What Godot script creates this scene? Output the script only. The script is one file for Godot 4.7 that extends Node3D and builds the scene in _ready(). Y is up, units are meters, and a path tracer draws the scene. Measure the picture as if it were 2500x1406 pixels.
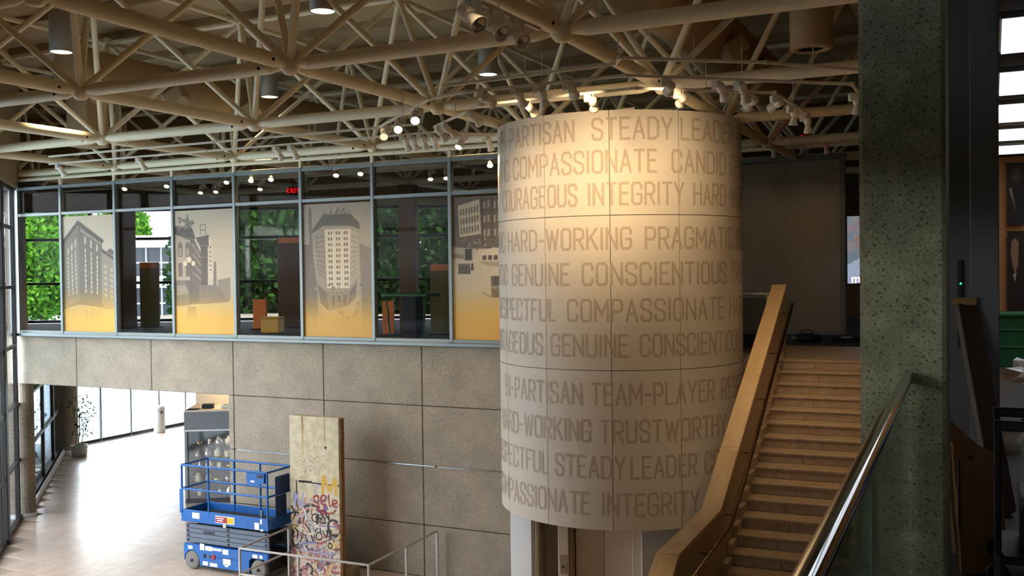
extends Node3D

var M := {}
var used := {}
var cache := {}
var rng := RandomNumberGenerator.new()

# ------------------------------------------------------------------ helpers
func numbered(called: String) -> String:
	if not used.has(called):
		used[called] = 0
		return called
	used[called] += 1
	return "%s_%03d" % [called, used[called]]

func thing(called: String, label: String, category: String, at := Vector3.ZERO, turn := 0.0, group := "") -> Node3D:
	var o := Node3D.new()
	o.name = numbered(called)
	add_child(o)
	o.position = at
	o.rotation.y = turn
	o.set_meta("label", label)
	o.set_meta("category", category)
	if group != "":
		o.set_meta("group", group)
	return o

func setting(called: String, label: String) -> Node3D:
	var o := Node3D.new()
	o.name = called
	add_child(o)
	o.set_meta("kind", "structure")
	o.set_meta("label", label)
	return o

func part(parent: Node3D, called: String, mesh: Mesh, m: Material, xf := Transform3D.IDENTITY) -> MeshInstance3D:
	var o := MeshInstance3D.new()
	o.name = called
	o.mesh = mesh
	o.material_override = m
	o.transform = xf
	o.cast_shadow = GeometryInstance3D.SHADOW_CASTING_SETTING_ON
	parent.add_child(o, true)
	return o

func at(p: Vector3) -> Transform3D:
	return Transform3D(Basis.IDENTITY, p)

func cbox(size: Vector3, b: float) -> ArrayMesh:
	# box with chamfered edges, centred
	var key := "cb%.4f_%.4f_%.4f_%.4f" % [size.x, size.y, size.z, b]
	if cache.has(key):
		return cache[key]
	var st := SurfaceTool.new()
	st.begin(Mesh.PRIMITIVE_TRIANGLES)
	st.set_smooth_group(-1)
	var h := size * 0.5
	b = minf(b, minf(h.x, minf(h.y, h.z)) * 0.9)
	var v := func(sx: float, sy: float, sz: float, ax: int) -> Vector3:
		var p := Vector3(sx * h.x, sy * h.y, sz * h.z)
		if ax != 0: p.x -= sx * b
		if ax != 1: p.y -= sy * b
		if ax != 2: p.z -= sz * b
		return p
	var quad := func(a: Vector3, c: Vector3, d: Vector3, e: Vector3) -> void:
		var n := (c - a).cross(d - a)
		var mid := (a + c + d + e) * 0.25
		if n.dot(mid) > 0.0:
			var t := c
			c = e
			e = t
		for p in [a, c, d, a, d, e]:
			st.add_vertex(p)
	for s in [-1.0, 1.0]:
		quad.call(v.call(s, -1, -1, 0), v.call(s, 1, -1, 0), v.call(s, 1, 1, 0), v.call(s, -1, 1, 0))
		quad.call(v.call(-1, s, -1, 1), v.call(1, s, -1, 1), v.call(1, s, 1, 1), v.call(-1, s, 1, 1))
		quad.call(v.call(-1, -1, s, 2), v.call(1, -1, s, 2), v.call(1, 1, s, 2), v.call(-1, 1, s, 2))
		for r in [-1.0, 1.0]:
			quad.call(v.call(s, r, -1, 0), v.call(s, r, 1, 0), v.call(s, r, 1, 1), v.call(s, r, -1, 1))
			quad.call(v.call(s, -1, r, 0), v.call(s, 1, r, 0), v.call(s, 1, r, 2), v.call(s, -1, r, 2))
			quad.call(v.call(-1, s, r, 1), v.call(1, s, r, 1), v.call(1, s, r, 2), v.call(-1, s, r, 2))
			for q in [-1.0, 1.0]:
				var a: Vector3 = v.call(s, r, q, 0)
				var c: Vector3 = v.call(s, r, q, 1)
				var d: Vector3 = v.call(s, r, q, 2)
				if (c - a).cross(d - a).dot(a) > 0.0:
					var t := c
					c = d
					d = t
				st.add_vertex(a)
				st.add_vertex(c)
				st.add_vertex(d)
	st.generate_normals()
	var m := st.commit()
	cache[key] = m
	return m

func box(parent: Node3D, called: String, c: Vector3, size: Vector3, m: Material, b := 0.008, turn := 0.0) -> MeshInstance3D:
	return part(parent, called, cbox(size, b), m, Transform3D(Basis(Vector3.UP, turn), c))

func span_basis(d: Vector3) -> Basis:
	# y axis along d
	var y := d.normalized()
	var x := y.cross(Vector3(0, 0, 1) if absf(y.z) < 0.9 else Vector3(1, 0, 0)).normalized()
	return Basis(x, y, x.cross(y))

func unit_tube(seg: int) -> Mesh:
	var key := "ut%d" % seg
	if not cache.has(key):
		var c := CylinderMesh.new()
		c.top_radius = 1.0
		c.bottom_radius = 1.0
		c.height = 1.0
		c.radial_segments = seg
		c.rings = 0
		cache[key] = c
	return cache[key]

func tube(parent: Node3D, called: String, a: Vector3, b: Vector3, r: float, m: Material, seg := 12) -> MeshInstance3D:
	var d := b - a
	var bs := span_basis(d)
	bs.x *= r
	bs.y *= d.length()
	bs.z *= r
	return part(parent, called, unit_tube(seg), m, Transform3D(bs, (a + b) * 0.5))

func beam(parent: Node3D, called: String, a: Vector3, b: Vector3, w: float, h: float, m: Material, bev := 0.004) -> MeshInstance3D:
	# box bar from a to b, h is its vertical size
	var d := b - a
	var z := d.normalized()
	var x := Vector3.UP.cross(z)
	if x.length() < 0.01:
		x = Vector3.RIGHT
	x = x.normalized()
	return part(parent, called, cbox(Vector3(w, h, d.length()), bev), m, Transform3D(Basis(x, z.cross(x), z), (a + b) * 0.5))

func lathe(prof: Array, seg := 20, smooth := true) -> ArrayMesh:
	var st := SurfaceTool.new()
	st.begin(Mesh.PRIMITIVE_TRIANGLES)
	st.set_smooth_group(0 if smooth else -1)
	for i in prof.size() - 1:
		var p: Vector2 = prof[i]
		var q: Vector2 = prof[i + 1]
		for k in seg:
			var a0 := TAU * k / seg
			var a1 := TAU * (k + 1) / seg
			var p0 := Vector3(p.x * cos(a0), p.y, p.x * sin(a0))
			var p1 := Vector3(p.x * cos(a1), p.y, p.x * sin(a1))
			var q0 := Vector3(q.x * cos(a0), q.y, q.x * sin(a0))
			var q1 := Vector3(q.x * cos(a1), q.y, q.x * sin(a1))
			if q.x > 0.0001:
				for w in [p0, q0, q1]:
					st.add_vertex(w)
			if p.x > 0.0001:
				for w in [p0, q1, p1]:
					st.add_vertex(w)
	st.generate_normals()
	return st.commit()

func prism(poly: PackedVector2Array, z0: float, z1: float) -> ArrayMesh:
	# polygon in x,y pulled from z0 to z1
	var st := SurfaceTool.new()
	st.begin(Mesh.PRIMITIVE_TRIANGLES)
	st.set_smooth_group(-1)
	if Geometry2D.is_polygon_clockwise(poly):
		poly.reverse()
	var t := Geometry2D.triangulate_polygon(poly)
	for i in range(0, t.size(), 3):
		var tri := [poly[t[i]], poly[t[i + 1]], poly[t[i + 2]]]
		if (tri[1] - tri[0]).cross(tri[2] - tri[0]) < 0.0:
			tri.reverse()
		for k in [0, 2, 1]:
			st.add_vertex(Vector3(tri[k].x, tri[k].y, z1))
		for k in [0, 1, 2]:
			st.add_vertex(Vector3(tri[k].x, tri[k].y, z0))
	for i in poly.size():
		var a := poly[i]
		var b := poly[(i + 1) % poly.size()]
		var a0 := Vector3(a.x, a.y, z0)
		var a1 := Vector3(a.x, a.y, z1)
		var b0 := Vector3(b.x, b.y, z0)
		var b1 := Vector3(b.x, b.y, z1)
		for w in [a0, a1, b1, a0, b1, b0]:
			st.add_vertex(w)
	st.generate_normals()
	return st.commit()

func flat_slab(poly: PackedVector2Array, y0: float, y1: float) -> ArrayMesh:
	# polygon in x,z between heights y0 and y1, built as a prism turned onto its back
	var p := PackedVector2Array()
	for v in poly:
		p.append(Vector2(v.x, -v.y))
	var src := prism(p, y0, y1)
	var st := SurfaceTool.new()
	st.append_from(src, 0, Transform3D(Basis(Vector3(1, 0, 0), Vector3(0, 0, -1), Vector3(0, 1, 0)), Vector3.ZERO))
	return st.commit()

func arc_shell(r0: float, r1: float, a0: float, a1: float, y0: float, y1: float, seg: int) -> ArrayMesh:
	# angle measured from +z towards +x
	var st := SurfaceTool.new()
	st.begin(Mesh.PRIMITIVE_TRIANGLES)
	var pt := func(r: float, a: float, y: float) -> Vector3:
		return Vector3(r * sin(a), y, r * cos(a))
	var q := func(a: Vector3, b: Vector3, c: Vector3, d: Vector3, g: int) -> void:
		st.set_smooth_group(g)
		for w in [a, c, b, a, d, c]:
			st.add_vertex(w)
	for k in seg:
		var b0 := lerpf(a0, a1, float(k) / seg)
		var b1 := lerpf(a0, a1, float(k + 1) / seg)
		q.call(pt.call(r1, b0, y0), pt.call(r1, b1, y0), pt.call(r1, b1, y1), pt.call(r1, b0, y1), 1)
		q.call(pt.call(r0, b1, y0), pt.call(r0, b0, y0), pt.call(r0, b0, y1), pt.call(r0, b1, y1), 2)
		q.call(pt.call(r1, b0, y1), pt.call(r1, b1, y1), pt.call(r0, b1, y1), pt.call(r0, b0, y1), 3)
		q.call(pt.call(r0, b0, y0), pt.call(r0, b1, y0), pt.call(r1, b1, y0), pt.call(r1, b0, y0), 4)
	q.call(pt.call(r0, a0, y0), pt.call(r1, a0, y0), pt.call(r1, a0, y1), pt.call(r0, a0, y1), 5)
	q.call(pt.call(r1, a1, y0), pt.call(r0, a1, y0), pt.call(r0, a1, y1), pt.call(r1, a1, y1), 6)
	st.generate_normals()
	return st.commit()

func sweep(pts: Array, r: float, seg := 12) -> ArrayMesh:
	var st := SurfaceTool.new()
	st.begin(Mesh.PRIMITIVE_TRIANGLES)
	st.set_smooth_group(0)
	var rings := []
	var up := Vector3.UP
	for i in pts.size():
		var d: Vector3 = (pts[mini(i + 1, pts.size() - 1)] - pts[maxi(i - 1, 0)]).normalized()
		var side := d.cross(up)
		if side.length() < 0.05:
			side = d.cross(Vector3(0, 0, 1))
		side = side.normalized()
		var nn := side.cross(d)
		var stretch := 1.0
		if i > 0 and i < pts.size() - 1:
			stretch = 1.0 / maxf(0.5, sqrt((1.0 + (pts[i] - pts[i - 1]).normalized().dot((pts[i + 1] - pts[i]).normalized())) * 0.5))
		var ring := []
		for k in seg:
			var a := TAU * k / seg
			ring.append(pts[i] + (side * cos(a) + nn * sin(a)) * r * stretch)
		rings.append(ring)
	for i in rings.size() - 1:
		for k in seg:
			var k2 := (k + 1) % seg
			for w in [rings[i][k], rings[i + 1][k], rings[i + 1][k2], rings[i][k], rings[i + 1][k2], rings[i][k2]]:
				st.add_vertex(w)
	st.set_smooth_group(-1)
	for e in [0, rings.size() - 1]:
		for k in seg:
			var k2 := (k + 1) % seg
			for w in [pts[e], rings[e][k2 if e == 0 else k], rings[e][k if e == 0 else k2]]:
				st.add_vertex(w)
	st.generate_normals()
	return st.commit()

func sheet(w: float, h: float) -> ArrayMesh:
	# thin upright board facing +z with its picture on the front, 6 mm thick, origin at its centre
	var key := "sh%.3f_%.3f" % [w, h]
	if cache.has(key):
		return cache[key]
	var st := SurfaceTool.new()
	st.begin(Mesh.PRIMITIVE_TRIANGLES)
	st.set_smooth_group(-1)
	var x := w * 0.5
	var y := h * 0.5
	var d := 0.003
	var quad := func(ps: Array, uvs: Array) -> void:
		for k in [0, 1, 2, 0, 2, 3]:
			st.set_uv(uvs[k])
			st.add_vertex(ps[k])
	var full := [Vector2(0, 1), Vector2(0, 0), Vector2(1, 0), Vector2(1, 1)]
	var edge := [Vector2(0.01, 0.99), Vector2(0.01, 0.98), Vector2(0.02, 0.98), Vector2(0.02, 0.99)]
	quad.call([Vector3(-x, -y, d), Vector3(-x, y, d), Vector3(x, y, d), Vector3(x, -y, d)], full)
	quad.call([Vector3(x, -y, -d), Vector3(x, y, -d), Vector3(-x, y, -d), Vector3(-x, -y, -d)], [full[3], full[2], full[1], full[0]])
	quad.call([Vector3(-x, y, d), Vector3(-x, y, -d), Vector3(x, y, -d), Vector3(x, y, d)], edge)
	quad.call([Vector3(-x, -y, -d), Vector3(-x, -y, d), Vector3(x, -y, d), Vector3(x, -y, -d)], edge)
	quad.call([Vector3(-x, -y, -d), Vector3(-x, y, -d), Vector3(-x, y, d), Vector3(-x, -y, d)], edge)
	quad.call([Vector3(x, -y, d), Vector3(x, y, d), Vector3(x, y, -d), Vector3(x, -y, -d)], edge)
	st.generate_normals()
	var m := st.commit()
	cache[key] = m
	return m

func letters(parent: Node3D, called: String, text: String, size: float, m: Material, xf: Transform3D) -> MeshInstance3D:
	var t := TextMesh.new()
	var f := SystemFont.new()
	f.font_names = PackedStringArray(["Droid Sans"])
	f.font_weight = 700
	t.font = f
	t.text = text
	t.font_size = 32
	t.pixel_size = size / 24.0
	t.depth = 0.004
	t.horizontal_alignment = HORIZONTAL_ALIGNMENT_CENTER
	return part(parent, called, t, m, xf)

# ------------------------------------------------------------------ materials
func mat(called: String, c: Color, rough := 0.6, metal := 0.0) -> StandardMaterial3D:
	var m := StandardMaterial3D.new()
	m.resource_name = called
	m.albedo_color = c
	m.roughness = rough
	m.metallic = metal
	M[called] = m
	return m

func rgb(r: int, g: int, b: int) -> Color:
	return Color8(r, g, b)

func glow(called: String, c: Color, energy: float) -> StandardMaterial3D:
	var m := mat(called, c, 0.5)
	m.emission_enabled = true
	m.emission = c
	m.emission_energy_multiplier = energy
	return m

func pane_mat(called: String, c: Color, alpha: float) -> StandardMaterial3D:
	var m := mat(called, Color(c.r, c.g, c.b, alpha), 0.03)
	m.transparency = BaseMaterial3D.TRANSPARENCY_ALPHA
	m.metallic_specular = 0.5
	return m

func noise_img(size: int, freq: float, sd: int, kind := FastNoiseLite.TYPE_SIMPLEX_SMOOTH, oct := 3) -> Image:
	var n := FastNoiseLite.new()
	n.seed = sd
	n.frequency = freq
	n.noise_type = kind
	n.fractal_octaves = oct
	if kind == FastNoiseLite.TYPE_CELLULAR:
		n.fractal_type = FastNoiseLite.FRACTAL_NONE
		n.cellular_return_type = FastNoiseLite.RETURN_DISTANCE
		n.cellular_jitter = 1.0
	return n.get_seamless_image(size, size)

# concrete with visible aggregate: base tone, soft mottling, dark and pale chips
func speckled(size: int, base: Color, mottle: float, chip_freq: float, dark: float, pale: float, sd: int) -> ImageTexture:
	var coarse := noise_img(size, 0.006, sd)
	var fine := noise_img(size, 0.15, sd + 1, FastNoiseLite.TYPE_SIMPLEX, 2)
	var chips := noise_img(size, chip_freq, sd + 2, FastNoiseLite.TYPE_CELLULAR)
	var chips2 := noise_img(size, chip_freq * 2.1, sd + 3, FastNoiseLite.TYPE_CELLULAR)
	var gate := noise_img(size, chip_freq * 0.8, sd + 4, FastNoiseLite.TYPE_SIMPLEX, 1)
	var im := Image.create(size, size, false, Image.FORMAT_RGB8)
	for y in size:
		for x in size:
			var v := 1.0 + (coarse.get_pixel(x, y).r - 0.5) * mottle + (fine.get_pixel(x, y).r - 0.5) * mottle * 0.6
			var g := gate.get_pixel(x, y).r
			var c1 := chips.get_pixel(x, y).r
			var c2 := chips2.get_pixel(x, y).r
			var d := 0.0
			if c1 < 0.2 and g > 0.56:
				d = dark
			elif c2 < 0.2 and g < 0.5:
				d = dark * 0.7
			elif c2 < 0.2 and g > 0.6:
				d = -pale
			v *= 1.0 - d
			im.set_pixel(x, y, Color(base.r * v, base.g * v, base.b * v))
	return ImageTexture.create_from_image(im)

func tri(m: StandardMaterial3D, tex: Texture2D, metres: float) -> StandardMaterial3D:
	m.albedo_texture = tex
	m.albedo_color = Color.WHITE
	m.uv1_triplanar = true
	m.uv1_world_triplanar = true
	m.uv1_scale = Vector3.ONE / metres
	return m

func veined(size: int, a: Color, b: Color, sd: int, stretch: float) -> ImageTexture:
	var n := FastNoiseLite.new()
	n.seed = sd
	n.frequency = 0.012
	n.fractal_octaves = 4
	var n2 := noise_img(size, 0.2, sd + 1, FastNoiseLite.TYPE_SIMPLEX, 1)
	var im := Image.create(size, size, false, Image.FORMAT_RGB8)
	for y in size:
		for x in size:
			var v := clampf(0.5 + 0.8 * n.get_noise_2d(x, y * stretch) + (n2.get_pixel(x, y).r - 0.5) * 0.25, 0.0, 1.0)
			im.set_pixel(x, y, a.lerp(b, v))
	return ImageTexture.create_from_image(im)

func make_materials() -> void:
	tri(mat("wall_concrete", Color.WHITE, 0.85), speckled(512, rgb(152, 140, 122), 0.12, 0.09, 0.2, 0.08, 11), 2.6)
	tri(mat("pillar_concrete", Color.WHITE, 0.8), speckled(512, rgb(150, 146, 116), 0.25, 0.062, 0.36, 0.12, 23), 0.9)
	tri(mat("column_concrete", Color.WHITE, 0.85), speckled(256, rgb(150, 138, 122), 0.2, 0.07, 0.3, 0.1, 31), 2.0)
	tri(mat("coping_stone", Color.WHITE, 0.35), veined(256, rgb(226, 196, 150), rgb(205, 168, 118), 41, 0.35), 0.9)
	tri(mat("step_stone", Color.WHITE, 0.45), veined(256, rgb(188, 164, 134), rgb(168, 144, 114), 43, 1.0), 0.7)
	for k in 3:
		var t := tri(mat("floor_tile_%d" % k, Color.WHITE, 0.27), veined(256, [rgb(194, 172, 154), rgb(191, 169, 151), rgb(197, 175, 157)][k], [rgb(182, 159, 140), rgb(180, 157, 138), rgb(185, 162, 143)][k], 51 + k, 1.0), 1.3)
		t.metallic_specular = 0.75
	mat("grout", rgb(150, 130, 112), 0.8)
	mat("dark_slab", rgb(70, 66, 60), 0.8)
	mat("frame_paint", rgb(238, 224, 188), 0.5)
	mat("frame_hole", rgb(16, 14, 10), 0.9)
	mat("deck", rgb(188, 164, 124), 0.8)
	mat("deck_dark", rgb(160, 138, 102), 0.8)
	mat("duct_paint", rgb(170, 146, 108), 0.6)
	mat("pendant_grey", rgb(150, 148, 138), 0.5)
	mat("alu", rgb(130, 139, 138), 0.45, 0.4)
	mat("alu_dark", rgb(36, 35, 33), 0.55, 0.05)
	mat("track_white", rgb(222, 212, 190), 0.45)
	mat("lamp_white", rgb(228, 220, 200), 0.4)
	mat("lamp_socket", rgb(60, 52, 44), 0.6)
	mat("tower_panel", rgb(198, 188, 172), 0.55)
	mat("tower_core", rgb(186, 184, 180), 0.6)
	mat("tower_shade_joint", rgb(150, 132, 108), 0.6)  # brown for the seam liner; in the door niche it paints shade
	mat("tower_trim", rgb(206, 190, 168), 0.5)
	mat("print_taupe", rgb(168, 153, 134), 0.6)
	mat("door_paint", rgb(204, 186, 162), 0.4)
	mat("chrome", rgb(200, 200, 200), 0.08, 1.0)
	mat("steel", rgb(170, 170, 168), 0.25, 1.0)
	mat("rail_steel", rgb(176, 172, 166), 0.4, 0.6)
	mat("bronze_rail", rgb(168, 148, 116), 0.14, 1.0)
	mat("lift_blue", rgb(14, 88, 158), 0.4)
	mat("lift_blue_dark", rgb(16, 50, 96), 0.45)
	mat("lift_grey", rgb(92, 101, 114), 0.5, 0.1)
	mat("lift_dark", rgb(32, 34, 38), 0.6)
	mat("tyre", rgb(112, 108, 102), 0.8)
	mat("sticker_white", rgb(226, 226, 222), 0.6)
	mat("sticker_red", rgb(150, 22, 34), 0.5)
	mat("sticker_yellow", rgb(226, 168, 20), 0.5)
	mat("white_plastic", rgb(226, 226, 222), 0.5)
	mat("pot_white", rgb(206, 204, 200), 0.5)
	mat("soil", rgb(48, 36, 26), 0.95)
	mat("bark", rgb(74, 60, 46), 0.9)
	mat("black", rgb(14, 14, 15), 0.6)
	mat("charcoal", rgb(36, 36, 40), 0.7)
	mat("carpet_dark", rgb(30, 28, 26), 0.95)
	mat("partition_grey", rgb(116, 119, 126), 0.7)
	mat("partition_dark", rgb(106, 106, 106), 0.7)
	mat("screen_cloth", rgb(128, 116, 98), 0.3)
	mat("plaster", rgb(180, 158, 126), 0.85)
	mat("room_wall", rgb(190, 140, 92), 0.8)
	mat("plywood", rgb(150, 116, 76), 0.8)
	mat("dark_wood", rgb(62, 46, 32), 0.6)
	mat("yellow_plastic", rgb(214, 164, 20), 0.5)
	mat("bag_plastic", rgb(210, 212, 214), 0.3)
	mat("tarp_blue", rgb(26, 58, 160), 0.5)
	mat("green_paint", rgb(18, 96, 54), 0.5)
	mat("orange_paint", rgb(224, 120, 22), 0.5)
	mat("olive_paint", rgb(112, 104, 52), 0.7)
	mat("brown_paint", rgb(98, 72, 44), 0.7)
	mat("pavement", rgb(150, 168, 176), 0.9)
	mat("facade_white", rgb(226, 228, 230), 0.7)
	mat("window_dark", rgb(56, 66, 74), 0.15)
	mat("shop_grey", rgb(122, 124, 128), 0.6)
	mat("shop_dark", rgb(24, 26, 34), 0.3)
	mat("shop_white", rgb(214, 206, 192), 0.6)
	mat("brass", rgb(196, 156, 96), 0.25, 0.9)
	mat("silver_ware", rgb(204, 204, 200), 0.15, 0.9)
	mat("cream_ware", rgb(222, 206, 172), 0.4)
	mat("rust", rgb(128, 84, 44), 0.9)
	for k in 3:
		var lf := mat("leaf_%d" % k, [rgb(86, 138, 38), rgb(66, 116, 34), rgb(112, 160, 52)][k], 0.6)
		lf.backlight_enabled = true
		lf.backlight = [rgb(60, 100, 20), rgb(40, 80, 18), rgb(80, 120, 30)][k]
		lf.metallic_specular = 0.2
		lf.cull_mode = BaseMaterial3D.CULL_DISABLED
	for k in 2:
		var lf := mat("leaf_dark_%d" % k, [rgb(46, 80, 30), rgb(34, 62, 26)][k], 0.6)  # darker leaf copy; on the dark trees it stands in for shade
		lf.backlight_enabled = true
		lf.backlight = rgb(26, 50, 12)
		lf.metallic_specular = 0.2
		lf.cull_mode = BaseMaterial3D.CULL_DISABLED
	pane_mat("glass_clear", Color(0.9, 0.95, 0.94), 0.03)
	pane_mat("glass_tint", Color(0.05, 0.05, 0.05), 0.35).metallic_specular = 0.14
	pane_mat("glass_gallery", Color(0.05, 0.05, 0.05), 0.1).metallic_specular = 0.1
	pane_mat("glass_facade", Color(0.03, 0.035, 0.03), 0.4)
	pane_mat("glass_outer", Color(0.03, 0.035, 0.03), 0.5)
	pane_mat("glass_green", Color(0.45, 0.75, 0.65), 0.2)
	glow("lamp_on", rgb(255, 232, 190), 14.0)
	glow("lamp_dim", rgb(255, 226, 180), 1.4)
	glow("downlight_glow", rgb(255, 240, 214), 2.2)
	glow("panel_light", rgb(236, 242, 250), 1.5)
	glow("exit_red_glow", rgb(255, 20, 24), 1.6)
	glow("led_green_glow", rgb(40, 255, 150), 2.0)
	glow("tube_light", rgb(255, 250, 240), 1.5)

# ------------------------------------------------------------------ scene
const CHORD_Y := 8.654
const TOP_Y := 10.98
const UPPER := 4.54
const WALL_Z := -17.04

func _ready() -> void:
	rng.seed = 7
	var cam := Camera3D.new()
	cam.name = "camera"
	cam.position = Vector3(0, 6.1, 0)
	cam.rotation_degrees = Vector3(-1.0085, 25.7556, -0.7279)
	cam.fov = 32.28
	cam.near = 0.05
	cam.far = 400.0
	cam.current = true
	add_child(cam)

	var sky_m := ProceduralSkyMaterial.new()
	sky_m.sky_top_color = rgb(206, 220, 236)
	sky_m.sky_horizon_color = rgb(236, 240, 244)
	sky_m.sky_curve = 0.3
	sky_m.ground_bottom_color = rgb(150, 150, 146)
	sky_m.ground_horizon_color = rgb(200, 202, 204)
	sky_m.sky_energy_multiplier = 4.2
	sky_m.ground_energy_multiplier = 2.1
	var sky := Sky.new()
	sky.sky_material = sky_m
	var env := Environment.new()
	env.background_mode = Environment.BG_SKY
	env.sky = sky
	env.tonemap_mode = Environment.TONE_MAPPER_LINEAR
	env.tonemap_exposure = 0.87
	env.sdfgi_enabled = true
	env.ssao_enabled = true
	env.ssil_enabled = true
	var we := WorldEnvironment.new()
	we.name = "surroundings"
	we.environment = env
	add_child(we)

	var sun := DirectionalLight3D.new()
	sun.name = "sun"
	sun.light_color = rgb(255, 248, 236)
	sun.light_energy = 4.5
	sun.light_angular_distance = 4.0
	sun.shadow_enabled = true
	sun.look_at_from_position(Vector3(6.0, 7.5, -1.0), Vector3.ZERO)
	add_child(sun)

	make_materials()
	build_shell()
	build_back_wall()
	build_gallery_glazing()
	build_facade()
	build_space_frame()
	build_ducts()
	build_tower()
	build_staircase()
	build_balcony()
	build_lift()
	build_segment()
	build_pen()
	build_lobby()
	build_shop()
	build_gallery_things()
	build_landing_things()
	build_right_room()
	build_tracks()
	build_pendants()
	build_outside()

# ---- floors, roof and far walls
func build_shell() -> void:
	var plan := PackedVector2Array([Vector2(-29.6, -24.6), Vector2(3, 8), Vector2(10, 8), Vector2(10, -32), Vector2(-29.6, -32)])
	var fl := setting("floor", "polished beige stone tile floor of the lower hall")
	part(fl, "bed", flat_slab(plan, -0.3, -0.012), M.grout)
	# tiles of the part of the hall that shows
	var list := []
	var f := Vector3(-sin(deg_to_rad(25.7556)), 0, -cos(deg_to_rad(25.7556)))
	var rt := Vector3(cos(deg_to_rad(25.7556)), 0, -sin(deg_to_rad(25.7556)))
	var s := 0.61
	for i in range(-49, 15):
		for j in range(-53, 12):
			var c := Vector3((i + 0.5) * s, 0, (j + 0.5) * s)
			if c.z > c.x + 4.5 or c.x < -29.3:
				continue
			if c.z < WALL_Z - 0.2 and c.x > -14.8:
				continue
			var d := c.dot(f)
			var u := 1250.0 + 2430.0 * c.dot(rt) / d
			if Vector2(c.x + 5.87, c.z + 16.49).length() < 2.4:
				continue
			list.append([c.length(), c, d > 8.0 and u > -120.0 and u < 1300.0])
	list.sort_custom(func(a, b): return a[0] < b[0])
	var tm := cbox(Vector3(s - 0.005, 0.024, s - 0.005), 0.0015)
	var rest := SurfaceTool.new()
	var shown := 0
	for e in list:
		var c: Vector3 = e[1]
		var v := 669.0 + 2430.0 * 6.1 / c.dot(f)
		if e[2] and v < 1460.0 and shown < 298 and c.z > -26.0:
			part(fl, "tile", tm, M["floor_tile_%d" % (rng.randi() % 3)], at(c + Vector3(0, -0.012, 0)))
			shown += 1
		else:
			rest.append_from(tm, 0, at(c + Vector3(0, -0.012, 0)))
	var st := part(fl, "further_tiles", rest.commit(), M.floor_tile_0)
	st.set_meta("kind", "stuff")
	# upper floor: gallery, landing and the balcony the camera stands on
	var up := setting("floor_upper", "upper gallery floor slab with dark carpet")
	part(up, "gallery_slab", flat_slab(PackedVector2Array([Vector2(-31.4, -21.35), Vector2(-22.1, -17.1), Vector2(-4.0, -17.1), Vector2(-3.9, -17.4), Vector2(-0.45, -17.5), Vector2(-0.45, -32), Vector2(-29.7, -32), Vector2(-29.7, -22.3)]), 3.42, 4.5), M.wall_concrete)
	part(up, "carpet", flat_slab(PackedVector2Array([Vector2(-31.0, -21.7), Vector2(-22.2, -17.3), Vector2(-8.2, -17.3), Vector2(-3.9, -20.2), Vector2(-0.45, -20.2), Vector2(-0.45, -31.6), Vector2(-10, -31.6)]), 4.5, 4.535), M.carpet_dark)
	part(up, "landing_stone", flat_slab(PackedVector2Array([Vector2(-3.9, -17.6), Vector2(-3.25, -17.15), Vector2(-0.45, -17.25), Vector2(-0.45, -20.2), Vector2(-3.9, -20.2)]), 4.5, 4.54), M.step_stone)
	part(up, "balcony_slab", flat_slab(PackedVector2Array([Vector2(-0.32, 5.0), Vector2(0, 5), Vector2(3, 8), Vector2(10, 8), Vector2(10, -32), Vector2(-0.45, -32), Vector2(-0.45, -5.0)]), 3.9, 4.54), M.dark_slab)
	# roof deck and purlins
	var ce := setting("ceiling", "brown painted roof deck above the space frame")
	part(ce, "deck_plate", flat_slab(PackedVector2Array([Vector2(-31.6, -21.4), Vector2(-22.3, -17.1), Vector2(3, 8), Vector2(10, 8), Vector2(10, -32.2), Vector2(-10, -32.2)]), 11.3, 11.6), M.deck)
	for k in 22:
		var z := 6.0 - k * 1.8
		var x0 := z - 5.0 + 0.4
		if z < -17.3:
			x0 = -22.3 + (z + 17.3) * 2.1
		if z < -21.2:
			x0 = -31.0 + (-21.2 - z) / 0.48
		beam(ce, "purlin", Vector3(x0, 11.22, z), Vector3(9.9, 11.22, z), 0.08, 0.16, M.deck_dark)
	# solid walls beyond the frame
	var we := setting("wall_right", "plain plaster wall closing the building to the east")
	box(we, "plaster_face", Vector3(10.15, 5.6, -12), Vector3(0.3, 11.8, 40.6), M.plaster)
	var ws := setting("wall_rear", "plain plaster wall behind the viewer")
	box(ws, "plaster_face", Vector3(6.5, 5.6, 8.15), Vector3(7.4, 11.8, 0.3), M.plaster)
	var wn := setting("wall_far", "dark plaster wall at the far end of the upper landing")
	box(wn, "plaster_face", Vector3(0, 7.4, -32.0), Vector3(20.3, 8.4, 0.3), M.brown_paint)
	box(wn, "lower_face", Vector3(-9.6, 1.5, -32.1), Vector3(40, 4.0, 0.3), M.plaster)
	# south part of the diagonal facade, out of view, closed to hold back daylight
	var wd := setting("wall_left", "concrete end wall closing the diagonal facade to keep daylight down")
	beam(wd, "concrete_face", Vector3(-14.0, 5.6, -9.0), Vector3(-4.5, 5.6, 0.5), 0.3, 11.8, M.wall_concrete)
	beam(wd, "concrete_face", Vector3(0.5, 5.6, 5.5), Vector3(3.1, 5.6, 8.1), 0.3, 11.8, M.wall_concrete)
	beam(wd, "concrete_face", Vector3(-4.5, 2.9, 0.5), Vector3(0.5, 2.9, 5.5), 0.3, 6.4, M.wall_concrete)
	beam(wd, "concrete_face", Vector3(-4.5, 9.02, 0.5), Vector3(0.5, 9.02, 5.5), 0.3, 4.96, M.wall_concrete)
	var w4 := setting("added_window_4", "unseen band window added beside the balcony to light the pillar")  # opening added out of view to throw daylight on the pillar
	beam(w4, "pane", Vector3(-4.5, 6.24, 0.5), Vector3(0.5, 6.24, 5.5), 0.014, 0.44, M.glass_clear, 0.002)
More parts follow.
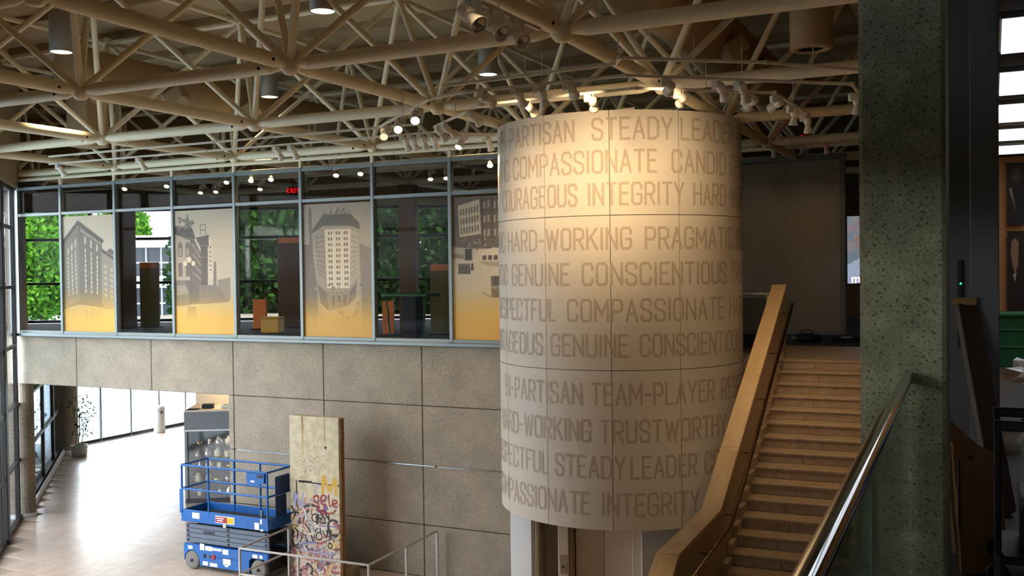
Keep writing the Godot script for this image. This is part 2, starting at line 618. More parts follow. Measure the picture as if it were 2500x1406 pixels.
	for k in 5:
		var q := Vector3(-4.5, 6.24, 0.5).lerp(Vector3(0.5, 6.24, 5.5), k / 4.0)
		box(w4, "post", q, Vector3(0.08, 0.44, 0.14), M.alu_dark, 0.01, PI / 4)
	beam(wd, "upper_band", Vector3(-22.3, 9.9, -17.3), Vector3(-14.0, 9.9, -9.0), 0.3, 3.2, M.deck_dark)
	beam(wd, "gallery_end", Vector3(-31.5, 7.9, -21.5), Vector3(-22.4, 7.9, -17.25), 0.2, 6.8, M.brown_paint)

# ---- the panelled concrete wall and the band over the passage
func build_back_wall() -> void:
	var w := setting("wall_back", "wall of large bush-hammered concrete panels with open joints")
	var xs := [-22.4, -19.93, -17.5, -15.07, -12.64, -10.24, -7.93]
	var ys := [4.63, 3.426, 2.232, 1.04, 0.0]
	box(w, "backing", Vector3(-11.5, 1.72, WALL_Z - 0.28), Vector3(7.1, 3.4, 0.3), M.dark_slab)
	box(w, "band_backing", Vector3(-15.2, 4.03, WALL_Z - 0.24), Vector3(14.4, 1.16, 0.2), M.dark_slab)
	for r in 4:
		for k in xs.size() - 1:
			var x0: float = xs[k]
			var x1: float = xs[k + 1]
			if r > 0:
				if x1 <= -15.06:
					continue
			var h: float = ys[r] - ys[r + 1]
			box(w, "panel", Vector3((x0 + x1) * 0.5, (ys[r] + ys[r + 1]) * 0.5, WALL_Z - 0.07), Vector3(x1 - x0 - 0.016, h - 0.016, 0.14), M.wall_concrete, 0.01)
	for r in range(1, 4):
		var h: float = ys[r] - ys[r + 1]
		box(w, "jamb_panel", Vector3(-15.15, (ys[r] + ys[r + 1]) * 0.5, WALL_Z - 0.2), Vector3(0.14, h - 0.016, 0.4), M.wall_concrete, 0.01)
	var t := setting("trim_1", "bright steel strip set in the joint of the concrete wall")
	for sp in [[-15.0, -12.7], [-11.4, -9.96], [-9.9, -7.95]]:
		box(t, "steel_strip", Vector3((sp[0] + sp[1]) * 0.5, 2.232, WALL_Z + 0.004), Vector3(sp[1] - sp[0], 0.03, 0.024), M.steel, 0.004)

# ---- gallery glazing with its printed panes
func build_gallery_glazing() -> void:
	var w := setting("window_1", "long gallery window with grey metal frame above the concrete wall")
	var xs := [-21.85, -20.327, -18.527, -16.727, -14.927, -13.127, -11.327, -9.527, -7.95]
	var y0 := 4.70
	var y1 := 7.62
	var y2 := 8.31
	box(w, "sill", Vector3(-15.0, 4.665, WALL_Z + 0.02), Vector3(14.0, 0.07, 0.26), M.alu, 0.01)
	for k in xs.size():
		box(w, "mullion", Vector3(xs[k], (y0 + y2) * 0.5, WALL_Z), Vector3(0.075, y2 - y0, 0.13), M.alu, 0.006)
	for k in xs.size() - 1:
		var c: float = (xs[k] + xs[k + 1]) * 0.5
		var l: float = xs[k + 1] - xs[k] - 0.075
		for y in [y0 + 0.03, y1, y2 - 0.035]:
			box(w, "transom", Vector3(c, y, WALL_Z), Vector3(l, 0.07, 0.11), M.alu, 0.006)
		box(w, "pane", Vector3(c, (y0 + y1) * 0.5, WALL_Z - 0.02), Vector3(l, y1 - y0 - 0.1, 0.012), M.glass_gallery, 0.002)
		box(w, "upper_pane", Vector3(c, (y1 + y2) * 0.5, WALL_Z - 0.02), Vector3(l, y2 - y1 - 0.1, 0.012), M.glass_tint, 0.002)
	box(w, "end_jamb", Vector3(-22.12, 6.5, WALL_Z - 0.08), Vector3(0.46, 3.6, 0.06), M.alu_dark, 0.006)
	var hb := setting("trim_2", "cream header tube carrying the gallery window on short posts")
	tube(hb, "header_tube", Vector3(-22.2, 8.5, WALL_Z + 0.02), Vector3(-8.0, 8.5, WALL_Z + 0.02), 0.045, M.frame_paint)
	for k in xs.size() - 1:
		box(hb, "post", Vector3(xs[k], 8.4, WALL_Z + 0.02), Vector3(0.07, 0.17, 0.07), M.frame_paint, 0.004)
	# printed pictures on every second pane
	var names := [["brown old photograph print of a tall corner building under a sharp cornice, fading to yellow", -19.427, 0],
		["brown old photograph print of a street with a triple globe lamp, fading to yellow", -15.827, 1],
		["brown old photograph print of a pale office tower seen from above, fading to yellow", -12.227, 2],
		["brown old photograph print of streetcars in a busy square, yellow at the foot", -8.74, 3]]
	for n in names:
		var o := thing("window_print", n[0], "print", Vector3(n[1], 6.14, WALL_Z + 0.012), 0.0, "pictures printed on the gallery window")
		var m := mat("print_%d" % n[2], Color.WHITE, 0.55)
		m.albedo_texture = picture(n[2])
		m.backlight_enabled = true
		m.backlight = Color(0.35, 0.35, 0.35)
		part(o, "printed_film", sheet(1.715 if n[2] < 3 else 1.49, 2.8), m)

# ---- glass facade on the diagonal, with concrete columns
func build_facade() -> void:
	var w := setting("window_2", "tall diagonal glass facade with dark metal frame")
	var dir := Vector3(1, 0, 1).normalized()
	var a := Vector3(-29.6, 0, -24.6)
	var n := 8
	var total := 22.0
	var hs := [0.06, 1.5, 2.95, 4.4, 5.85, 7.3, 8.25]
	var tall := hs
	for k in n + 1:
		var p := a + dir * (total * k / n)
		var low := p.x < -22.6
		var ph := 3.42 if low else 8.3
		hs = [0.06, 1.5, 2.9] if low else tall
		box(w, "post", p + Vector3(0, ph * 0.5, 0), Vector3(0.1, ph, 0.2), M.alu_dark, 0.01, PI / 4)
		if k < n:
			var q := a + dir * (total * (k + 1) / n)
			for i in hs.size():
				beam(w, "rail", p + dir * 0.1 + Vector3(0, hs[i], 0), q - dir * 0.1 + Vector3(0, hs[i], 0), 0.1, 0.08 if i > 0 else 0.12, M.alu_dark)
			for i in hs.size() - 1:
				beam(w, "pane", p + dir * 0.06 + Vector3(0, (hs[i] + hs[i + 1]) * 0.5, 0), q - dir * 0.06 + Vector3(0, (hs[i] + hs[i + 1]) * 0.5, 0), 0.014, hs[i + 1] - hs[i] - 0.09, M.glass_facade, 0.002)
	var b := setting("baseboard_left", "pale baseboard along the foot of the glass facade")
	beam(b, "board", Vector3(-28.9, 0.08, -23.9) + Vector3(0.12, 0, -0.12), Vector3(-22.7, 0.08, -17.7) + Vector3(0.12, 0, -0.12), 0.06, 0.16, M.facade_white)
	var pr := thing("facade_pier", "wide dark metal pier of the facade at the picture's left edge", "pier", Vector3(-20.6, 0, -15.2), PI / 4)
	box(pr, "shaft", Vector3(0, 4.13, 0), Vector3(0.72, 8.24, 0.34), M.alu_dark, 0.015)
	box(pr, "foot", Vector3(0, 0.06, 0), Vector3(0.76, 0.12, 0.4), M.alu_dark, 0.01)
	# columns
	for c in [[Vector3(-22.3, 0, -17.3), 0.33, 8.25, "round concrete column at the corner of the gallery window"], [Vector3(-29.0, 0, -24.3), 0.4, 3.4, "round concrete column beside the potted bamboo"]]:
		var o := thing("concrete_column", c[3], "column", c[0])
		if c[2] > 5.0:
			part(o, "upper_shaft", lathe([Vector2(0, 4.5), Vector2(0.22, 4.5), Vector2(0.22, c[2]), Vector2(0, c[2])], 28, false), M.column_concrete)
			part(o, "shaft", lathe([Vector2(0, 0.1), Vector2(c[1], 0.1), Vector2(c[1], 3.42), Vector2(0, 3.42)], 28, false), M.column_concrete)
		else:
			part(o, "shaft", lathe([Vector2(0, 0.1), Vector2(c[1], 0.1), Vector2(c[1], c[2]), Vector2(0, c[2])], 28, false), M.column_concrete)
		part(o, "base_ring", lathe([Vector2(0, 0), Vector2(c[1] + 0.03, 0), Vector2(c[1] + 0.03, 0.1), Vector2(0, 0.1)], 28, false), M.facade_white)
	var cp := thing("column_capital", "dark concrete block on top of the corner column", "capital", Vector3(-22.3, 8.25, -17.3), PI / 4)
	part(cp, "block", cbox(Vector3(1.1, 0.36, 1.1), 0.02), M.dark_slab, at(Vector3(0, 0.18, 0)))
	# entrance glass across the end of the hall
	var d := setting("door_1", "entrance wall of clear glass with slim metal posts")
	for k in 6:
		var z := -24.9 - k * 1.42
		box(d, "post", Vector3(-29.6, 1.75, z), Vector3(0.1, 3.5, 0.07), M.alu, 0.008)
		if k < 5:
			box(d, "threshold", Vector3(-29.6, 0.06, z - 0.71), Vector3(0.12, 0.12, 1.35), M.alu_dark, 0.01)
			box(d, "pane", Vector3(-29.6, 1.75, z - 0.71), Vector3(0.014, 3.26, 1.34), M.glass_clear, 0.002)
	# outer window of the gallery
	var o3 := setting("window_3", "outer window of the gallery with dark horizontal bars")
	var p0 := Vector3(-31.3, 0, -21.47)
	var p1 := Vector3(-10.1, 0, -31.7)
	var hh := [4.6, 5.85, 7.3, 8.25]
	var ts := [0.0, 0.102, 0.21, 0.3726, 0.56, 0.7526, 1.0]
	var cnt := ts.size() - 1
	for k in cnt + 1:
		var p := p0.lerp(p1, ts[k])
		box(o3, "post", p + Vector3(0, 6.4, 0), Vector3(0.09, 3.8, 0.16), M.alu_dark, 0.01, atan2(0.434, 0.9))
		if k < cnt:
			var q := p0.lerp(p1, ts[k + 1])
			for i in hh.size():
				beam(o3, "rail", p + Vector3(0, hh[i], 0), q + Vector3(0, hh[i], 0), 0.1, 0.1, M.alu_dark)
			for i in hh.size() - 1:
				beam(o3, "pane", p + Vector3(0, (hh[i] + hh[i + 1]) * 0.5, 0), q + Vector3(0, (hh[i] + hh[i + 1]) * 0.5, 0), 0.014, hh[i + 1] - hh[i] - 0.11, M.glass_outer, 0.002)
	beam(o3, "bulkhead", p0 + Vector3(0, 9.9, 0), p1 + Vector3(0, 9.9, 0), 0.3, 3.2, M.deck_dark)

# ---- space frame
func node_at(i: float, j: float) -> Vector2:
	return Vector2(-11.327 + 3.6 * i, -9.845 - 3.6 * j)

func inside_roof(p: Vector2) -> bool:
	if p.y < -17.3:
		return p.y > -31.0 and p.x > -22.3 + (p.y + 17.3) * 2.1 and p.x > -31.0 + (-21.2 - p.y) * 2.07
	return p.y < p.x + 5.6

func build_space_frame() -> void:
	var o := thing("roof_space_frame", "cream painted steel tube space frame under the roof", "space frame")
	var hub := lathe([Vector2(0, -0.13), Vector2(0.07, -0.12), Vector2(0.12, -0.06), Vector2(0.13, 0.0), Vector2(0.12, 0.07), Vector2(0.06, 0.12), Vector2(0, 0.125)], 12)
	var hole := SphereMesh.new()
	hole.radius = 0.022
	hole.height = 0.044
	hole.radial_segments = 8
	hole.rings = 4
	var cone_end := 0.16
	for j in range(-2, 7):
		for i in range(-5, 5):
			var p := node_at(i, j)
			var here := inside_roof(p) and p.y < -5.0
			if p.y > -2.0:
				continue
			var a := Vector3(p.x, CHORD_Y, p.y)
			if here:
				part(o, "hub", hub, M.frame_paint, at(a))
			for st in [Vector2(1, 0), Vector2(0, 1)]:
				var p2 := node_at(i + st.x, j + st.y)
				if inside_roof(p) and inside_roof(p2) and i + st.x <= 5:
					var b := Vector3(p2.x, CHORD_Y, p2.y)
					var d := (b - a).normalized()
					var ch := tube(o, "chord", a + d * 0.3, b - d * 0.3, 0.088, M.frame_paint, 14)
					for e in [[a, d], [b, -d]]:
						var bs := span_basis(e[1])
						part(o, "chord_tip", tip_mesh(), M.frame_paint, Transform3D(bs, e[0] + e[1] * 0.08))
					if p.y > -20.0:
						part(o, "pin_hole", hole, M.frame_hole, at(b - d * 0.42 + (Vector3(0.082, -0.02, 0) if st.y > 0 else Vector3(0, -0.02, 0.082))))
	var braces := 0
	for j in range(-2, 7):
		for i in range(-5, 5):
			var t := node_at(i + 0.5, j + 0.5)
			if not inside_roof(t) or t.y > -3.0:
				continue
			var tp := Vector3(t.x, TOP_Y, t.y)
			part(o, "upper_hub", hub, M.frame_paint, at(tp))
			for c in [Vector2(0, 0), Vector2(1, 0), Vector2(0, 1), Vector2(1, 1)]:
				var p := node_at(i + c.x, j + c.y)
				if not inside_roof(p) or braces >= 290:
					continue
				var bp := Vector3(p.x, CHORD_Y, p.y)
				var d := (bp - tp).normalized()
				tube(o, "diagonal_brace", tp + d * 0.1, bp - d * 0.12, 0.05, M.frame_paint, 10)
				braces += 1
			for st in [Vector2(1, 0), Vector2(0, 1)]:
				var t2 := node_at(i + 0.5 + st.x, j + 0.5 + st.y)
				if inside_roof(t2) and i + st.x < 5:
					tube(o, "upper_chord", tp, Vector3(t2.x, TOP_Y, t2.y), 0.05, M.frame_paint, 10)

func tip_mesh() -> ArrayMesh:
	if not cache.has("tip"):
		cache["tip"] = lathe([Vector2(0.03, 0.0), Vector2(0.05, 0.02), Vector2(0.088, 0.22)], 14)
	return cache["tip"]

# ---- ducts and the air drum
func build_ducts() -> void:
	var d1 := thing("air_duct", "large round brown air duct running through the frame above the lift", "duct")
	tube(d1, "duct_pipe", Vector3(-15.5, 10.0, -13.2), Vector3(-15.5, 10.0, -21.5), 0.42, M.duct_paint, 28)
	for k in 5:
		tube(d1, "flange", Vector3(-15.5, 10.0, -13.6 - k * 1.9), Vector3(-15.5, 10.0, -13.66 - k * 1.9), 0.44, M.duct_paint, 28)
	box(d1, "drop_box", Vector3(-17.4, 9.6, -15.3), Vector3(0.62, 1.5, 0.62), M.duct_paint, 0.03)
	tube(d1, "branch", Vector3(-17.2, 10.0, -15.3), Vector3(-15.6, 10.0, -15.3), 0.28, M.duct_paint, 20)
	for p in [Vector3(-14.98, 9.72, -15.4), Vector3(-14.98, 9.72, -17.6)]:
		var nz := box(d1, "nozzle", p, Vector3(0.42, 0.3, 0.42), M.duct_paint, 0.03, 0.4)
		nz.rotation.z = 0.5
	var d2 := thing("air_duct", "large brown air duct with square nozzles above the tower", "duct")
	tube(d2, "duct_pipe", Vector3(-4.37, 10.1, -13.2), Vector3(-4.37, 10.1, -22.5), 0.5, M.duct_paint, 28)
	for k in 5:
		tube(d2, "flange", Vector3(-4.37, 10.1, -13.8 - k * 2.0), Vector3(-4.37, 10.1, -13.86 - k * 2.0), 0.52, M.duct_paint, 28)
	for p in [Vector3(-3.86, 9.75, -16.6), Vector3(-3.86, 9.75, -18.8)]:
		var nz := box(d2, "nozzle", p, Vector3(0.4, 0.3, 0.4), M.duct_paint, 0.03, 0.5)
		nz.rotation.z = 0.6
	var dr := thing("air_drum", "big cream drum diffuser with hexagonal mouth hanging beside the pillar", "diffuser", Vector3(-2.39, 9.3, -15.24))
	part(dr, "drum", lathe([Vector2(0.19, 0.03), Vector2(0.19, 0.0), Vector2(0.28, 0.0), Vector2(0.31, 0.03), Vector2(0.31, 1.95), Vector2(0.0, 1.98)], 32), M.duct_paint)
	part(dr, "mouth", lathe([Vector2(0, 0.05), Vector2(0.2, 0.05), Vector2(0.2, 0.02)], 6, false), M.frame_hole)

# ------------------------------------------------------------------ prints
func poly(im: Image, pts: Array, c: Color) -> void:
	var w := im.get_width()
	var h := im.get_height()
	var lo := 1e9
	var hi := -1e9
	for p in pts:
		lo = minf(lo, p[1])
		hi = maxf(hi, p[1])
	for y in range(maxi(0, int(floor(lo * h))), mini(h, int(ceil(hi * h)) + 1)):
		var yy := (y + 0.5) / h
		var xs := []
		for i in pts.size():
			var a = pts[i]
			var b = pts[(i + 1) % pts.size()]
			if (a[1] <= yy) != (b[1] <= yy):
				xs.append(a[0] + (b[0] - a[0]) * (yy - a[1]) / (b[1] - a[1]))
		xs.sort()
		for k in range(0, xs.size() - 1, 2):
			var x0 := clampi(int(round(xs[k] * w)), 0, w)
			var x1 := clampi(int(round(xs[k + 1] * w)), 0, w)
			if x1 > x0:
				im.fill_rect(Rect2i(x0, y, x1 - x0, 1), c)

func stroke(im: Image, a: Vector2, b: Vector2, t: float, c: Color) -> void:
	# t is the half thickness as a share of the width
	var asp := float(im.get_width()) / im.get_height()
	var d := Vector2(b.x - a.x, (b.y - a.y) / asp)
	if d.length() < 0.0001:
		return
	var n := d.orthogonal().normalized() * t
	n.y *= asp
	poly(im, [[a.x + n.x, a.y + n.y], [b.x + n.x, b.y + n.y], [b.x - n.x, b.y - n.y], [a.x - n.x, a.y - n.y]], c)

func disc(im: Image, x: float, y: float, r: float, c: Color) -> void:
	var asp := float(im.get_width()) / im.get_height()
	var pts := []
	for k in 12:
		pts.append([x + r * cos(TAU * k / 12.0), y + r * asp * sin(TAU * k / 12.0)])
	poly(im, pts, c)

func g(v: float) -> Color:
	return Color(v, v, v)

# row of windows on a wall given by its four corners tl, tr, br, bl
func windows(im: Image, q: Array, cols: int, rows: int, fw: float, fh: float, c: Color) -> void:
	var at2 := func(u: float, v: float) -> Array:
		var tx := lerpf(q[0][0], q[1][0], u)
		var ty := lerpf(q[0][1], q[1][1], u)
		var bx := lerpf(q[3][0], q[2][0], u)
		var by := lerpf(q[3][1], q[2][1], u)
		return [lerpf(tx, bx, v), lerpf(ty, by, v)]
	for i in cols:
		for j in rows:
			var u0 := (i + 0.5 - fw * 0.5) / cols
			var u1 := (i + 0.5 + fw * 0.5) / cols
			var v0 := (j + 0.5 - fh * 0.5) / rows
			var v1 := (j + 0.5 + fh * 0.5) / rows
			poly(im, [at2.call(u0, v0), at2.call(u1, v0), at2.call(u1, v1), at2.call(u0, v1)], c)

func picture(which: int) -> ImageTexture:
	var im := Image.create(256, 432, false, Image.FORMAT_RGB8)
	im.fill(g(0.74))
	if which == 0:
		var left := [[0.0, 0.22], [0.3, 0.06], [0.31, 0.74], [0.0, 0.80]]
		var front := [[0.3, 0.06], [0.76, 0.22], [0.74, 0.76], [0.31, 0.74]]
		poly(im, left, g(0.42))
		poly(im, front, g(0.36))
		poly(im, [[0.74, 0.28], [1.0, 0.37], [1.0, 0.8], [0.74, 0.8]], g(0.5))
		windows(im, [[0.05, 0.36], [0.28, 0.28], [0.29, 0.66], [0.06, 0.70]], 3, 10, 0.36, 0.75, g(0.66))
		windows(im, [[0.38, 0.26], [0.72, 0.36], [0.71, 0.68], [0.38, 0.66]], 3, 9, 0.24, 0.78, g(0.72))
		windows(im, [[0.06, 0.29], [0.28, 0.17], [0.28, 0.26], [0.06, 0.35]], 3, 1, 0.45, 0.8, g(0.68))
		windows(im, [[0.38, 0.15], [0.72, 0.26], [0.72, 0.33], [0.38, 0.24]], 3, 1, 0.3, 0.8, g(0.72))
		windows(im, [[0.34, 0.1], [0.74, 0.23], [0.74, 0.26], [0.34, 0.135]], 9, 1, 0.5, 0.7, g(0.7))
		windows(im, [[0.76, 0.40], [0.99, 0.46], [0.99, 0.72], [0.76, 0.70]], 2, 6, 0.4, 0.5, g(0.66))
		poly(im, [[0.0, 0.2], [0.3, 0.035], [0.8, 0.215], [0.76, 0.245], [0.3, 0.075], [0.0, 0.245]], g(0.24))
		stroke(im, Vector2(0.3, 0.035), Vector2(0.8, 0.215), 0.006, g(0.6))
		poly(im, [[0.74, 0.28], [1.0, 0.365], [1.0, 0.39], [0.74, 0.31]], g(0.24))
		poly(im, [[0.84, 0.31], [0.92, 0.285], [0.98, 0.31], [0.97, 0.35]], g(0.3))
		poly(im, [[0.0, 0.78], [0.3, 0.735], [0.76, 0.76], [0.76, 0.785], [0.3, 0.76], [0.0, 0.8]], g(0.3))
		poly(im, [[0.02, 0.8], [0.3, 0.765], [0.76, 0.79], [0.76, 1.0], [0.02, 1.0]], g(0.62))
		windows(im, [[0.05, 0.80], [0.28, 0.78], [0.28, 0.9], [0.05, 0.9]], 3, 1, 0.25, 0.7, g(0.46))
		windows(im, [[0.38, 0.79], [0.72, 0.8], [0.72, 0.9], [0.38, 0.9]], 3, 1, 0.35, 0.7, g(0.46))
	elif which == 1:
		poly(im, [[0.0, 0.14], [0.3, 0.2], [0.46, 0.36], [0.46, 0.74], [0.0, 0.78]], g(0.34))
		poly(im, [[0.0, 0.19], [0.26, 0.24], [0.27, 0.56], [0.0, 0.56]], g(0.62))
		for x in [0.05, 0.18]:
			poly(im, [[x, 0.27], [x + 0.04, 0.245], [x + 0.08, 0.27], [x + 0.08, 0.37], [x, 0.37]], g(0.34))
			poly(im, [[x + 0.015, 0.3], [x + 0.06, 0.3], [x + 0.06, 0.36], [x + 0.015, 0.36]], g(0.55))
			poly(im, [[x, 0.42], [x + 0.07, 0.42], [x + 0.07, 0.53], [x, 0.53]], g(0.34))
		poly(im, [[0.0, 0.12], [0.3, 0.14], [0.36, 0.23], [0.0, 0.185]], g(0.24))
		for k in 26:
			disc(im, 0.06 + rng.randf() * 0.26, 0.06 + rng.randf() * 0.08, 0.012 + rng.randf() * 0.02, g(0.36 + rng.randf() * 0.16))
		poly(im, [[0.18, 0.12], [0.22, 0.02], [0.28, 0.12]], g(0.42))
		for k in 4:
			stroke(im, Vector2(0.3, 0.27 + k * 0.075), Vector2(0.46, 0.40 + k * 0.055), 0.012, g(0.5))
		poly(im, [[0.36, 0.22], [0.58, 0.2], [0.6, 0.28], [0.56, 0.3], [0.55, 0.66], [0.44, 0.7], [0.44, 0.3]], g(0.28))
		for r in [[0.44, 0.12, 0.53, 0.12], [0.44, 0.16, 0.53, 0.16], [0.44, 0.12, 0.44, 0.2], [0.53, 0.12, 0.53, 0.2]]:
			stroke(im, Vector2(r[0], r[1]), Vector2(r[2], r[3]), 0.006, g(0.4))
		poly(im, [[0.58, 0.22], [0.64, 0.23], [0.64, 0.54], [0.58, 0.56]], g(0.8))
		for k in 6:
			disc(im, 0.605, 0.3 + k * 0.036, 0.012, g(0.2))
		poly(im, [[0.66, 0.42], [0.7, 0.41], [0.7, 0.62], [0.64, 0.66]], g(0.42))
		poly(im, [[0.72, 0.56], [0.93, 0.54], [0.93, 0.72], [0.72, 0.72]], g(0.5))
		for d in [[0.17, 0.425, 0.034], [0.24, 0.395, 0.04], [0.31, 0.425, 0.034]]:
			disc(im, d[0], d[1], d[2], g(0.86))
		stroke(im, Vector2(0.26, 0.42), Vector2(0.27, 0.74), 0.012, g(0.3))
		poly(im, [[0.0, 0.56], [0.15, 0.56], [0.24, 0.66], [0.24, 0.76], [0.0, 0.76]], g(0.4))
		poly(im, [[0.02, 0.6], [0.17, 0.6], [0.22, 0.67], [0.02, 0.68]], g(0.55))
		poly(im, [[0.4, 0.6], [0.7, 0.6], [0.9, 0.72], [0.9, 0.76], [0.4, 0.75]], g(0.42))
		for k in 20:
			disc(im, 0.4 + rng.randf() * 0.48, 0.66 + rng.randf() * 0.08, 0.014, g(0.34 + rng.randf() * 0.25))
		poly(im, [[0.0, 0.77], [1.0, 0.73], [1.0, 1.0], [0.0, 1.0]], g(0.74))
		poly(im, [[0.2, 0.77], [0.34, 0.77], [0.36, 0.86], [0.18, 0.87]], g(0.5))
		stroke(im, Vector2(0.34, 0.86), Vector2(0.1, 0.95), 0.008, g(0.55))
		for k in 3:
			stroke(im, Vector2(0.3, 0.19 + 0.09 * k), Vector2(1.0, 0.2 + 0.1 * k), 0.002, g(0.62))
	elif which == 2:
		im.fill(g(0.66))
		poly(im, [[0.0, 0.3], [0.12, 0.3], [0.2, 0.62], [0.2, 1.0], [0.0, 1.0]], g(0.42))
		poly(im, [[0.82, 0.3], [1.0, 0.34], [1.0, 1.0], [0.86, 1.0]], g(0.5))
		poly(im, [[0.08, 0.02], [0.12, 0.02], [0.15, 0.5], [0.09, 0.5]], g(0.46))
		for k in 14:
			stroke(im, Vector2(0.08, 0.04 + 0.03 * k), Vector2(0.13, 0.06 + 0.03 * k), 0.004, g(0.3))
		var lf := [[0.15, 0.22], [0.32, 0.19], [0.34, 0.63], [0.2, 0.56]]
		var fr := [[0.32, 0.19], [0.7, 0.19], [0.67, 0.63], [0.34, 0.63]]
		var rg := [[0.7, 0.19], [0.8, 0.23], [0.78, 0.55], [0.67, 0.62]]
		poly(im, lf, g(0.6))
		poly(im, fr, g(0.88))
		poly(im, rg, g(0.7))
		windows(im, [[0.17, 0.24], [0.31, 0.22], [0.33, 0.58], [0.21, 0.53]], 4, 9, 0.45, 0.5, g(0.42))
		for k in 3:
			var x0 := 0.36 + 0.115 * k
			windows(im, [[x0, 0.2], [x0 + 0.075, 0.2], [x0 + 0.07, 0.62], [x0 + 0.005, 0.62]], 2, 10, 0.62, 0.55, g(0.4))
		windows(im, [[0.71, 0.22], [0.79, 0.25], [0.77, 0.53], [0.69, 0.59]], 3, 9, 0.45, 0.5, g(0.5))
		poly(im, [[0.12, 0.2], [0.3, 0.08], [0.7, 0.08], [0.82, 0.15], [0.84, 0.2], [0.7, 0.185], [0.3, 0.18], [0.12, 0.245]], g(0.34))
		poly(im, [[0.12, 0.22], [0.3, 0.165], [0.7, 0.17], [0.84, 0.2], [0.84, 0.225], [0.7, 0.195], [0.3, 0.19], [0.12, 0.25]], g(0.62))
		for k in 16:
			var x := 0.38 + rng.randf() * 0.3
			stroke(im, Vector2(x, 0.1), Vector2(x + rng.randf_range(-0.12, 0.12), 0.02 + rng.randf() * 0.05), 0.005, g(0.36))
		poly(im, [[0.2, 0.56], [0.34, 0.63], [0.67, 0.63], [0.78, 0.55], [0.78, 0.58], [0.67, 0.655], [0.34, 0.655], [0.2, 0.6]], g(0.6))
		poly(im, [[0.2, 0.6], [0.34, 0.66], [0.36, 0.82], [0.24, 0.74]], g(0.4))
		poly(im, [[0.34, 0.655], [0.67, 0.655], [0.66, 0.76], [0.36, 0.8]], g(0.55))
		poly(im, [[0.67, 0.655], [0.78, 0.58], [0.76, 0.68], [0.66, 0.75]], g(0.42))
		windows(im, [[0.39, 0.68], [0.64, 0.67], [0.64, 0.76], [0.4, 0.78]], 3, 1, 0.5, 0.8, g(0.38))
		poly(im, [[0.2, 0.72], [0.36, 0.8], [0.66, 0.76], [0.82, 0.68], [0.72, 0.82], [0.36, 0.88]], g(0.74))
		for k in 30:
			disc(im, rng.randf(), 0.6 + rng.randf() * 0.25, 0.01 + rng.randf() * 0.02, g(0.4 + rng.randf() * 0.2))
	else:
		im.fill(g(0.8))
		poly(im, [[0.0, 0.0], [1.0, 0.0], [1.0, 0.36], [0.0, 0.36]], g(0.36))
		poly(im, [[0.08, 0.06], [0.4, 0.02], [0.42, 0.26], [0.1, 0.28]], g(0.8))
		windows(im, [[0.1, 0.08], [0.39, 0.05], [0.4, 0.25], [0.11, 0.27]], 7, 3, 0.45, 0.66, g(0.34))
		for k in 4:
			var x := 0.44 + 0.15 * k
			windows(im, [[x, 0.02], [x + 0.12, 0.0], [x + 0.12, 0.3], [x, 0.3]], 2, 3, 0.6, 0.5, g(0.62))
			stroke(im, Vector2(x, 0.0), Vector2(x, 0.32), 0.008, g(0.24))
		for k in 60:
			disc(im, rng.randf(), 0.29 + rng.randf() * 0.08, 0.012, g(0.2 + rng.randf() * 0.6))
		poly(im, [[0.0, 0.345], [0.3, 0.36], [0.3, 0.44], [0.0, 0.43]], g(0.7))
		poly(im, [[0.18, 0.36], [0.28, 0.36], [0.28, 0.44], [0.18, 0.44]], g(0.18))
		poly(im, [[0.0, 0.39], [0.17, 0.4], [0.17, 0.43], [0.0, 0.42]], g(0.5))
		poly(im, [[0.38, 0.38], [0.6, 0.355], [0.9, 0.37], [0.94, 0.4], [0.8, 0.45], [0.42, 0.45]], g(0.86))
		windows(im, [[0.42, 0.405], [0.92, 0.4], [0.92, 0.44], [0.42, 0.445]], 6, 1, 0.7, 0.8, g(0.3))
		poly(im, [[0.38, 0.45], [0.8, 0.45], [0.7, 0.49], [0.5, 0.48]], g(0.66))
		poly(im, [[0.55, 0.52], [0.72, 0.47], [1.0, 0.46], [1.0, 0.55], [0.55, 0.55]], g(0.84))
		poly(im, [[0.55, 0.55], [1.0, 0.545], [1.0, 0.7], [0.56, 0.7]], g(0.38))
		windows(im, [[0.58, 0.555], [1.0, 0.55], [1.0, 0.61], [0.58, 0.615]], 3, 1, 0.82, 0.9, g(0.28))
		stroke(im, Vector2(0.56, 0.625), Vector2(1.0, 0.62), 0.008, g(0.66))
		stroke(im, Vector2(0.56, 0.63), Vector2(0.8, 0.67), 0.01, g(0.55))
		for k in 7:
			var x := 0.08 + 0.025 * k
			poly(im, [[x, 0.46 + 0.005 * (k % 3)], [x + 0.02, 0.46], [x + 0.03, 0.535], [x - 0.005, 0.535]], g(0.26 + 0.05 * (k % 2)))
		poly(im, [[0.27, 0.46], [0.3, 0.46], [0.31, 0.51], [0.26, 0.51]], g(0.26))
		for k in 10:
			disc(im, 0.42 + 0.015 * k, 0.665 + 0.003 * k, 0.012, g(0.62))
		disc(im, 0.68, 0.8, 0.012, g(0.55))
	# sepia ink that gives way to yellow ink at the foot of the sheet
	var n := noise_img(256, 0.3, 90 + which, FastNoiseLite.TYPE_SIMPLEX, 1)
	var start: float = [0.56, 0.6, 0.6, 0.56][which]
	for y in 432:
		var t := smoothstep(start, 0.9, y / 432.0)
		for x in 256:
			var v := im.get_pixel(x, y).r * (0.94 + 0.12 * n.get_pixel(x, y % 256).r)
			var sep := Color(0.13, 0.10, 0.09).lerp(Color(0.90, 0.83, 0.70), v)
			var v2 := lerpf(v, 0.62 + v * 0.3, t)
			var yel := Color(0.5, 0.36, 0.1).lerp(Color(0.88, 0.68, 0.27), v2)
			im.set_pixel(x, y, sep.lerp(yel, t))
	return ImageTexture.create_from_image(im)

